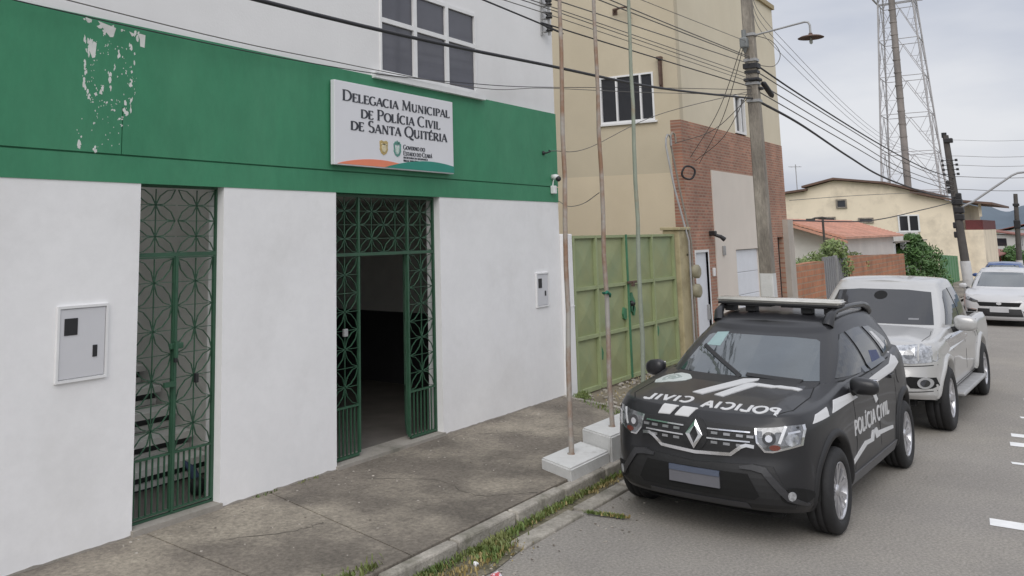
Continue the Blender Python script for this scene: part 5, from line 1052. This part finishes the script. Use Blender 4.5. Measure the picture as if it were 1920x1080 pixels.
for ax in ('y+', 'y-'): D.on([[(.86, .27), (-.86, .27), (-.86, .37), (.86, .37)]], ax, .014, .02, .1).build('sill_cladding', mat('grey_sill', (.11, .11, .115), .5) if ax == 'y+' else m_trim, pv)
# front end
gr = [(-.46, .905), (-.20, .91), (0, .915), (.20, .91), (.46, .905), (.47, .80), (.38, .785), (.29, .705), (0, .69), (-.29, .705), (-.38, .785), (-.47, .80)]
gobj = D.on([gr], 'x+', .004, .02, .05).build('grille', m_trim, pv)
b = MB(); bars = []
for z in (.872, .800): bars += ribbon([(-.44, z), (-.10, z-.006)], .011)+ribbon([(.10, z-.006), (.44, z)], .011)
drape(b, bars, D.bvh, 'x+', .016, .012, .1); st_ = []
for z in (.838, .765):
    for y in (.16, .26, .36, .44): 
        if z < .8 and y > .40: continue
        for s in (1, -1): st_.append([(s*y-.026, z-.010), (s*y+.026, z-.010), (s*y+.026, z+.010), (s*y-.026, z+.010)])
b.build('grille_bars', m_chrome, gobj); b = MB(); drape(b, st_, D.bvh, 'x+', .012, .01, .1); b.build('grille_studs', mat('dull_chrome', (.36, .36, .37), .3, .1, 9, metal=.8), gobj)
lowr = [(-.60, .735), (-.545, .735), (-.47, .765), (-.41, .772), (-.37, .755), (-.29, .69), (0, .672), (.29, .69), (.37, .755), (.41, .772), (.47, .765), (.545, .735), (.60, .735)]
D.on(ribbon(lowr[2:11], .026), 'x+', .016, .016, .05).build('chrome_surround', m_chrome, gobj)
dm = [(0, .925), (.072, .812), (0, .70), (-.072, .812)]; dmi = [(0, .882), (.036, .812), (0, .742), (-.036, .812)]
b = MB(); drape(b, [circ(0, .812, .105, .125, 18)], D.bvh, 'x+', .012, .012, .06); b.build('badge_back', m_trim, gobj)
b = MB(); drape(b, [[dm[i], dm[(i+1) % 4], dmi[(i+1) % 4], dmi[i]] for i in range(4)], D.bvh, 'x+', .034, .024, .3); bo = b.build('badge', m_chrome, pv)
HL = [(.475, .905), (.60, .918), (.73, .936), (.785, .938), (.795, .90), (.782, .79), (.60, .735), (.545, .735), (.49, .80)]
for sg in (1, -1):
    f = (lambda P: P) if sg > 0 else (lambda P: [(-a, c_) for a, c_ in P][::-1])
    h = D.on([f(HL)], 'x+', .006, .02, .05).build('headlight', m_lens, pv)
    D.on(ribbon(f(HL[3:]+[HL[0]]), .013), 'x+', .011, .012, .06).build('lamp_rim', m_chrome, h)
    D.on(ribbon(f([(.685, .93), (.665, .86), (.645, .80)]), .020), 'x+', .011, .008, .06).build('daylight_strip', m_lampwhite, h)
    D.on([circ(sg*.575, .835, .048, .05, 16)], 'x+', .010, .008, .05).build('main_lamp', m_lampdark, h); D.on([circ(sg*.575, .835, .026, .027, 12), [(sg*.70, .885), (sg*.77, .90), (sg*.775, .885), (sg*.70, .87)] if sg < 0 else [(.70, .87), (.775, .885), (.77, .90), (.70, .885)]], 'x+', .014, .008, .05).build('reflector', m_chrome, h)
    D.on([circ(sg*.725, .83, .042, .048, 16)], 'x+', .010, .008, .05).build('side_lamp', m_lensb, h); D.on([circ(sg*.615, .768, .038, .022, 12)], 'x+', .010, .008, .05).build('indicator', m_amber, h)
bw = [(-.60, .625), (-.46, .635), (0, .60), (.46, .635), (.60, .625), (.66, .50), (.755, .38), (.72, .305), (0, .285), (-.72, .305), (-.755, .38), (-.66, .50)]
bp = D.on([bw], 'x+', .012, .02, .05).build('lower_bumper', m_trim, pv)
for rb in ([(-.80, .33), (-.70, .39), (-.60, .52), (-.54, .60), (-.45, .615), (-.36, .605)], [(.36, .605), (.45, .615), (.54, .60), (.60, .52), (.70, .39), (.80, .33)]): D.on(ribbon(rb, [.02, .042, .048, .048, .045, .02]), 'x+', .026, .03, .05).build('bumper_rib', mat('satin_bumper_plastic', (.036, .036, .039), .38, .1, 8), bp)
D.on([[(-.42, .56), (.42, .56), (.50, .40), (.46, .37), (-.46, .37), (-.50, .40)]], 'x+', .018, .012, .06).build('air_intake', m_gap, bp)
D.on([[(-.40, .335), (.40, .335), (.42, .288), (-.42, .288)]], 'x+', .022, .012, .06).build('skid_plate', mat('skid_grey', (.05, .05, .055), .5), bp)
D.on([[(-.21, .555), (.21, .555), (.21, .425), (-.21, .425)]], 'x+', .035, .02, .2).build('number_plate', mat('blank_plate', (.125, .125, .14), .5, .06, 4), pv)
D.on([[(-.21, .556), (.21, .556), (.21, .515), (-.21, .515)]], 'x+', .0375, .006, .2).build('plate_band', mat('plate_blue', (.075, .09, .13), .5, .05), pv)
for sg in (1, -1):
    q = D.on([circ(sg*.735, .405, .095, .065, 18)], 'x+', .016, .02, .05).build('fog_lamp', m_gap, pv); D.on([circ(sg*.715, .41, .024, .036, 16)], 'x+', .028, .014, .05).build('lamp_lens', m_lensb, q)
# bonnet lettering (mirror writing), stripes and shield
def hood(polys, name, m=m_decal, off=.0045):
    if name == 'bonnet_stripes':
        for p_ in polys: drape(MB(), [p_], D.bvh, 'z+', .008, .008, .025).build('bonnet_stripe', m, pv)
        return
    return D.on(polys, 'z+', off, .004, .07).build(name, m, pv)
def rotp(polys):   # text written with its top towards the windscreen, laterally reversed
    return [[(x, y) for x, y in p] for p in polys]
tp = text_polys('POLICIA', 0, 0, .135, .62, False, .20); tp2 = text_polys('CIVIL', 0, 0, .135, .42, False, .20)
hood([[(1.955-v-.10*(.62-u)*.4, .615-u) for u, v in p] for p in tp], 'bonnet_lettering')
hood([[(1.905-v+.06*u*.2, -.115-u) for u, v in p] for p in tp2], 'bonnet_lettering')
hood([[(1.62, -.20), (.98, .035), (.92, .16), (.99, .17), (1.66, -.10)][::-1], [(1.635, .0), (1.16, .115), (1.10, .16), (1.11, .235), (1.20, .215), (1.665, .085)][::-1], [(1.10, .20), (1.12, .36), (1.09, .40), (1.155, .60), (1.23, .585), (1.17, .38), (1.20, .345), (1.19, .20)][::-1]], 'bonnet_stripes')
hood([[(1.975, -.31), (1.985, -.18), (2.045, -.24), (2.04, -.345)], [(1.985, -.135), (1.99, -.01), (2.05, -.075), (2.048, -.195)]], 'bonnet_stripes')
sh = [(.98, -.62), (.96, -.56), (.99, -.47), (1.06, -.43), (1.12, -.40), (1.22, -.42), (1.33, -.50), (1.40, -.59), (1.36, -.67), (1.24, -.71), (1.10, -.70), (1.02, -.68)]
hood([sh], 'shield_emblem', mat('emblem_white', (.50, .54, .52), .5, .1, 30)); hood(ribbon([(1.06, -.57), (1.14, -.50), (1.25, -.54), (1.29, -.61), (1.18, -.65), (1.08, -.63), (1.06, -.57)], .025)+[circ(1.17, -.575, .05, .035, 12)], 'emblem_detail', mat('emblem_grey', (.30, .35, .33), .5), .0065)
# side lettering and stripes
def side(polys, name, m=m_decal, ax='y+'):
    if name == 'side_stripes':
        for p_ in polys: D.on([p_], ax, .007, .006, .05).build('side_stripe', m, pv)
        return
    return D.on(polys, ax, .004, .004, .10).build(name, m, pv)
for ax, fx in (('y+', lambda x: x), ('y-', lambda x: -x+.12)):
    side([[(.72-u if ax == 'y+' else -.62+u, .67+v) for u, v in p] for p in text_polys('POLÍCIA CIVIL', 0, 0, .125, 1.34, False, .19)], 'side_lettering', ax=ax)
    side([[(1.72, .93), (1.40, .945), (1.36, 1.01), (1.62, .985)], [(1.30, .955), (.50, .975), (.66, 1.035), (1.14, 1.035)], [(.22, 1.055), (-.95, 1.105), (-1.30, 1.19), (-1.32, 1.08), (-.98, 1.03), (-.10, 1.005), (-.02, .94), (-.10, .84), (-.20, .86), (-.12, .94), (.06, .99)], [(.92, .44), (.36, .535), (.10, .525), (.02, .62), (.12, .62), (.18, .56), (.40, .575), (.92, .475)], [(.0, .53), (-.16, .53), (-.06, .62), (.06, .62)][::-1], [(-.12, .58), (-.72, .535), (-.72, .505), (-.05, .545)]], 'side_stripes', ax=ax)
side([circ(-1.16, .96, .055, .07, 10)], 'fuel_flap', m_suv)
# mirrors, rails, bar, aerial
mirror_part(pv, .66, .985, 1.10, m_suv, .10, .118, .074); mirror_part(pv, .66, -.965, 1.10, m_suv, .09, .10, .080)
for sg in (1, -1):
    b = MB(); b.tube([(-.03, sg*.535, 1.54), (-.09, sg*.55, 1.63), (-.22, sg*.56, 1.676), (-.8, sg*.565, 1.69), (-1.35, sg*.555, 1.672), (-1.55, sg*.545, 1.635), (-1.66, sg*.53, 1.58)], [.055, .046, .030, .025, .030, .046, .055], 10); b.build('roof_rail', m_suv, pv)
b = MB(); bm = bmesh.new(); bmesh.ops.create_cube(bm, size=1)
for v in bm.verts: v.co = Vector((-.34+v.co.x*(.26 if v.co.z > 0 else .30), v.co.y*1.24, 1.755+v.co.z*.045))
bmesh.ops.bevel(bm, geom=bm.edges[:], offset=.02, segments=3, affect='EDGES'); b.bm(bm, True); lo = b.build('light_bar', mat('clear_bar_lens', (.50, .49, .455), .22, .12, 9, spec=.6, coat=.5), pv)
b = MB(); b.bbox(-.48, -.20, -.60, .60, 1.705, 1.7315, .008); 
for y in (-.5, -.28, .28, .5): b.bbox(-.40, -.26, y-.05, y+.05, 1.63, 1.705, .008)
b.build('bar_base', m_trim, lo)
b = MB(); b.bbox(-.47, -.21, .05, .50, 1.690, 1.704, .004); b.bbox(-.47, -.21, -.50, -.05, 1.690, 1.704, .004); b.build('bar_cover', m_black, lo)
for ax_ in (1.338, -1.338):
    for sg in (1, -1): wheel('wheel', pv, ax_, sg*.80, .343, .215, .225, 6, sg)

# ---- silver pickup
tk = thing('pickup_truck', 'silver double cab pickup truck parked just behind the police car', 'pickup truck', (15.02, 2.368, -.0), 3.1042)
m_silver = mat('silver_car_paint', (.47, .465, .455), .30, .03, 3, metal=.25, spec=.55, coat=.7)
T_ = Car(dict(hw=.90, arch=.455, wr=.388, archdz=.02, axles=(1.543, -1.543), flare=.03, under=.34,
    plan=[(2.43, 0), (2.415, .34), (2.34, .62), (2.18, .80), (1.95, .875), (1.543, .885), (1.0, .875), (.3, .87), (-.4, .87), (-1.1, .87), (-1.6, .87), (-2.2, .86), (-2.6, .855), (-2.74, .82), (-2.775, .70), (-2.78, .35), (-2.78, 0)],
    rows=[0, .10, .26, .44, .60, .76, .90, 1.0], side=[.05, .02, .01, .005, .0, .01, .02, .05], nose=[.05, .0, .0, .03, .06, .07, .10, .20], tail=[.04, .02, .0, 0, 0, 0, .01, .02],
    bottom=smoothcurve([-2.9, -1.5, 1.5, 2.2, 2.5], [.50, .42, .40, .44, .46]),
    top=smoothcurve([-2.9, -1.3, -1.0, .3, .9, 1.4, 1.9, 2.15, 2.28, 2.4, 2.5], [1.13, 1.13, 1.14, 1.16, 1.20, 1.185, 1.155, 1.125, 1.09, 1.03, .98]),
    drop=smoothcurve([-2.9, .3, .8, 1.2, 2.0, 2.5], [0, 0, .02, .06, .06, .04]),
    crease=lambda x, y: .012*np.exp(-((np.abs(y)-.5)/.10)**2)*np.exp(-((x-1.6)/.5)**4), bed=(-1.32, -2.68, .72),
    gbase=[(1.08, 0), (1.065, .38), (1.0, .66), (.88, .765), (.5, .815), (.1, .82), (-.4, .82), (-.85, .81), (-1.14, .775), (-1.25, .6), (-1.27, 0)],
    groof=[(.30, 0), (.29, .36), (.25, .56), (.16, .63), (-.05, .655), (-.3, .66), (-.6, .655), (-.85, .64), (-1.02, .60), (-1.09, .45), (-1.10, 0)],
    roofz=smoothcurve([-1.2, -.8, -.3, .1, .4], [1.715, 1.755, 1.77, 1.75, 1.69])))
bt = T_.body(tk, m_silver); T_.underside(tk); T_.flares(tk, m_silver, .07, .024, 4, 176)
T_.on([[(-.675, 1.215), (.675, 1.215), (.655, 1.32), (.585, 1.61), (.30, 1.635), (-.30, 1.635), (-.585, 1.61), (-.655, 1.32)]], 'x+', .005, .01, .05).build('windscreen', mat('dark_windscreen', (.032, .033, .036), .07, .1, 2, spec=.45, coat=.2), tk)
T_.on([circ(-.02, 1.56, .085, .055, 16)], 'x+', .008, .006, .08).build('inside_mirror', m_gap, tk); T_.on([[(.38, 1.27), (.50, 1.27), (.50, 1.29), (.38, 1.29)]], 'x+', .008, .006, .2).build('windscreen_sticker', mat('grey_sticker', (.2, .2, .21), .5), tk)
for nm, pl_ in (('front_window', [(.74, 1.21), (.30, 1.54), (.12, 1.62), (.02, 1.635), (-.10, 1.635), (-.12, 1.18)]), ('rear_window', [(-.20, 1.18), (-.18, 1.645), (-.80, 1.64), (-1.02, 1.25), (-1.02, 1.18)])):
    for ax in ('y+', 'y-'): T_.on([pl_], ax, .009, .014, .05).build(nm, m_carglass, tk)
pg = []
for g in ([(.93, .55), (.90, .8), (.88, 1.17)], [(-.16, .45), (-.16, 1.17)], [(-1.12, .80), (-1.12, 1.2)], [(.85, .45), (-1.0, .45)], [(-1.29, .42), (-1.29, 1.12)]): pg += ribbon(g, .012)
for ax in ('y+', 'y-'): T_.on(pg, ax, .0015, .004, .12).build('panel_gaps', m_gap, bt)
hg = ribbon([(1.10, -.66), (1.6, -.73), (2.05, -.71)], .006)+ribbon([(2.05, .71), (1.6, .73), (1.25, .69)], .006); T_.on(hg, 'z+', .0015, .004, .1).build('bonnet_gap', m_gap, bt)
for x0 in (-.02, -.92):
    for ax in ('y+', 'y-'): T_.on([[(x0, .985), (x0-.18, .985), (x0-.18, 1.02), (x0, 1.02)]], ax, .03, .02, .1).build('door_handle', m_chrome, tk)
gg = T_.on([[(-.46, 1.03), (.46, 1.03), (.42, .86), (-.42, .86)]], 'x+', .006, .02, .06).build('grille', m_trim, tk); gb = []
for z in (1.03, .975, .92, .865): gb += ribbon([(-.45, z), (.45, z)], .022)
T_.on(gb, 'x+', .018, .015, .1).build('grille_bars', m_chrome, gg); T_.on([circ(0, .95, .09, .065, 18)], 'x+', .026, .02, .08).build('badge', m_chrome, gg)
HL2 = [(.46, 1.065), (.70, 1.095), (.87, 1.115), (.89, 1.08), (.885, .92), (.85, .885), (.60, .862), (.48, .875)]
for sg in (1, -1):
    f = (lambda P: P) if sg > 0 else (lambda P: [(-a, c_) for a, c_ in P][::-1])
    h = T_.on([f(HL2)], 'x+', .008, .02, .05).build('headlight', m_lensb, tk); T_.on([circ(sg*.60, .97, .055, .055, 16)], 'x+', .012, .008, .05).build('reflector', m_lens, h); T_.on([circ(sg*.78, .99, .045, .05, 16)], 'x+', .012, .008, .05).build('reflector', m_lensb, h)
    T_.on(ribbon(f([(.695, 1.09), (.69, .90)]), .016), 'x+', .012, .008, .06).build('lamp_divider', m_silver, h)
    q = T_.on([f([(.52, .70), (.60, .715), (.84, .70), (.86, .60), (.80, .575), (.60, .585)])], 'x+', .010, .02, .05).build('fog_lamp', m_gap, tk); T_.on([circ(sg*.745, .642, .075, .065, 18)], 'x+', .022, .016, .05).build('lamp_ring', m_galv, q); T_.on([circ(sg*.745, .642, .045, .042, 16)], 'x+', .028, .014, .05).build('lamp_lens', m_lampdark, q)
T_.on([[(-.46, .70), (.46, .70), (.42, .56), (-.42, .56)]], 'x+', .008, .02, .06).build('air_intake', m_gap, tk); T_.on([[(-.2, .70), (.2, .70), (.2, .58), (-.2, .58)]], 'x+', .03, .02, .2).build('number_plate', mat('truck_plate', (.5, .5, .5), .5), tk)
gl = []
for p in (ribbon([(-.86, .845), (-.5, .83), (0, .825), (.5, .83), (.86, .845)], .010), ribbon([(-.84, .545), (0, .525), (.84, .545)], .010)): gl += p
T_.on(gl, 'x+', .004, .005, .04).build('bumper_gap', m_gap, bt)
mirror_part(tk, .66, 1.0, 1.235, m_silver, .105, .135, .10); mirror_part(tk, .66, -1.0, 1.235, m_silver, .105, .135, .10)
for sg in (1, -1): b = MB(); b.bbox(-1.0, 1.0, sg*.86-.09 if sg > 0 else -.97, sg*.86+.11 if sg > 0 else -.77, .335, .385, .02); b.build('side_step', m_galv, tk)
b = MB(); b.box(-2.68, -1.32, -.72, .72, .78, .80); b.box(-1.325, -1.30, -.72, .72, .8, 1.12); b.build('bed_floor', m_trim, tk); b = MB(); b.tube([(-1.36, .66, 1.12), (-1.40, .56, 1.62), (-1.40, .4, 1.66), (-1.40, -.4, 1.66), (-1.40, -.56, 1.62), (-1.36, -.66, 1.12)], .03, 8) if False else None
for ax_ in (1.543, -1.543):
    for sg in (1, -1): wheel('wheel', tk, ax_, sg*.785, .388, .255, .235, 6, sg, twin=False); b = MB(); b.bbox(ax_-.50, ax_-.485, sg*.78-.13, sg*.78+.10, .24, .60, .004); b.build('mud_flap', m_trim, tk)

# ---- white hatchback facing the camera, and a blue car behind it
def small_car(name, label, cat, x, y, m, rz=PI):
    t = thing(name, label, cat, (x, y, gz(x)), rz)
    K = Car(dict(hw=.87, arch=.36, wr=.31, archdz=.015, axles=(1.28, -1.28), flare=.012, under=.17,
        plan=[(2.02, 0), (2.0, .32), (1.90, .62), (1.74, .77), (1.50, .84), (1.28, .855), (.7, .86), (.1, .865), (-.5, .865), (-1.28, .85), (-1.7, .78), (-1.92, .58), (-1.98, .3), (-2.0, 0)],
        rows=[0, .10, .26, .44, .60, .76, .90, 1.0], side=[.05, .02, .0, .005, .0, .01, .025, .06], nose=[.06, .02, .0, .01, .03, .06, .12, .26], tail=[.05, .02, 0, 0, .02, .05, .08, .12],
        bottom=smoothcurve([-2.1, 0, 2.1], [.24, .19, .20]), top=smoothcurve([-2.1, -1.4, -.4, .5, 1.0, 1.5, 1.75, 1.9, 2.05], [1.05, 1.04, 1.0, .97, .985, .91, .84, .77, .68]), drop=smoothcurve([-2.1, .3, 1.0, 2.05], [0, 0, .04, .04]),
        gbase=[(1.15, 0), (1.10, .38), (.96, .60), (.80, .70), (.4, .765), (-.2, .78), (-.8, .77), (-1.3, .74), (-1.62, .64), (-1.75, .4), (-1.78, 0)],
        groof=[(.20, 0), (.17, .34), (.10, .48), (.0, .53), (-.2, .56), (-.5, .57), (-.85, .56), (-1.1, .54), (-1.30, .48), (-1.36, .3), (-1.38, 0)],
        roofz=smoothcurve([-1.5, -1.0, -.4, .25], [1.40, 1.47, 1.49, 1.43])))
    bb_ = K.body(t, m); K.underside(t)
    K.on([[(-.58, 1.03), (.58, 1.03), (.49, 1.385), (.3, 1.395), (-.3, 1.395), (-.49, 1.385)]], 'x+', .005, .01, .06).build('windscreen', m_windscreen, t)
    for ax in ('y+', 'y-'):
        K.on([[(.66, 1.0), (.22, 1.34), (.0, 1.40), (-.15, 1.40), (-.18, .99)]], ax, .004, .01, .1).build('front_window', m_carglass, t); K.on([[(-.25, .99), (-.22, 1.40), (-.75, 1.385), (-1.15, 1.10), (-1.15, 1.02)]], ax, .004, .01, .1).build('rear_window', m_carglass, t)
    for sg in (1, -1):
        f = (lambda P: P) if sg > 0 else (lambda P: [(-a, c_) for a, c_ in P][::-1])
        h = K.on([f([(.46, .69), (.62, .76), (.80, .84), (.82, .80), (.78, .72), (.60, .655), (.50, .65)])], 'x+', .006, .02, .06).build('headlight', m_lens, t); K.on([circ(sg*.64, .715, .05, .035, 12)], 'x+', .012, .01, .06).build('reflector', m_lampdark, h)
        q = K.on([f([(.52, .44), (.74, .47), (.74, .34), (.54, .32)])], 'x+', .008, .02, .06).build('fog_lamp', m_gap, t); K.on([f([(.50, .47), (.76, .50), (.76, .485), (.50, .455)])], 'x+', .014, .01, .06).build('lamp_trim', m_chrome, q)
        mirror_part(t, .62, sg*.93, 1.02, m, .085, .10, .07)
    g = K.on([[(-.50, .665), (.50, .665), (.44, .56), (-.44, .56)]], 'x+', .006, .02, .06).build('grille', m_gap, t); K.on([circ(0, .635, .06, .035, 16)], 'x+', .014, .012, .06).build('badge', m_galv, g)
    K.on([[(-.48, .50), (.48, .50), (.52, .30), (-.52, .30)]], 'x+', .006, .02, .06).build('air_intake', m_trim, t); K.on([[(-.21, .535), (.21, .535), (.21, .41), (-.21, .41)]], 'x+', .03, .02, .2).build('number_plate', mat('grey_plate', (.42, .42, .43), .5), t)
    K.on(ribbon([(.75, .30), (.72, .98)], .012)+ribbon([(-.21, .28), (-.21, .98)], .012), 'y+', .0015, .004, .12).build('panel_gaps', m_gap, bb_)
    for ax_ in (1.28, -1.28):
        for sg in (1, -1): wheel('wheel', t, ax_, sg*.765, .31, .19, .205, 5, sg, twin=False)
    return t
small_car('parked_car', 'white hatchback facing the camera beyond the silver pickup at the right edge', 'car', 31.3, 2.02, mat('white_car_paint', (.50, .50, .505), .3, .03, 2, coat=.6), PI-.02)
small_car('parked_car', 'blue car mostly hidden behind the white hatchback', 'car', 43.5, 2.75, mat('blue_car_paint', (.03, .07, .20), .3, .05, 2, coat=.6), PI)
# drop helper custom properties so only the object records stay
for o in list(bpy.data.objects):
    if '_w' in o: del o['_w']
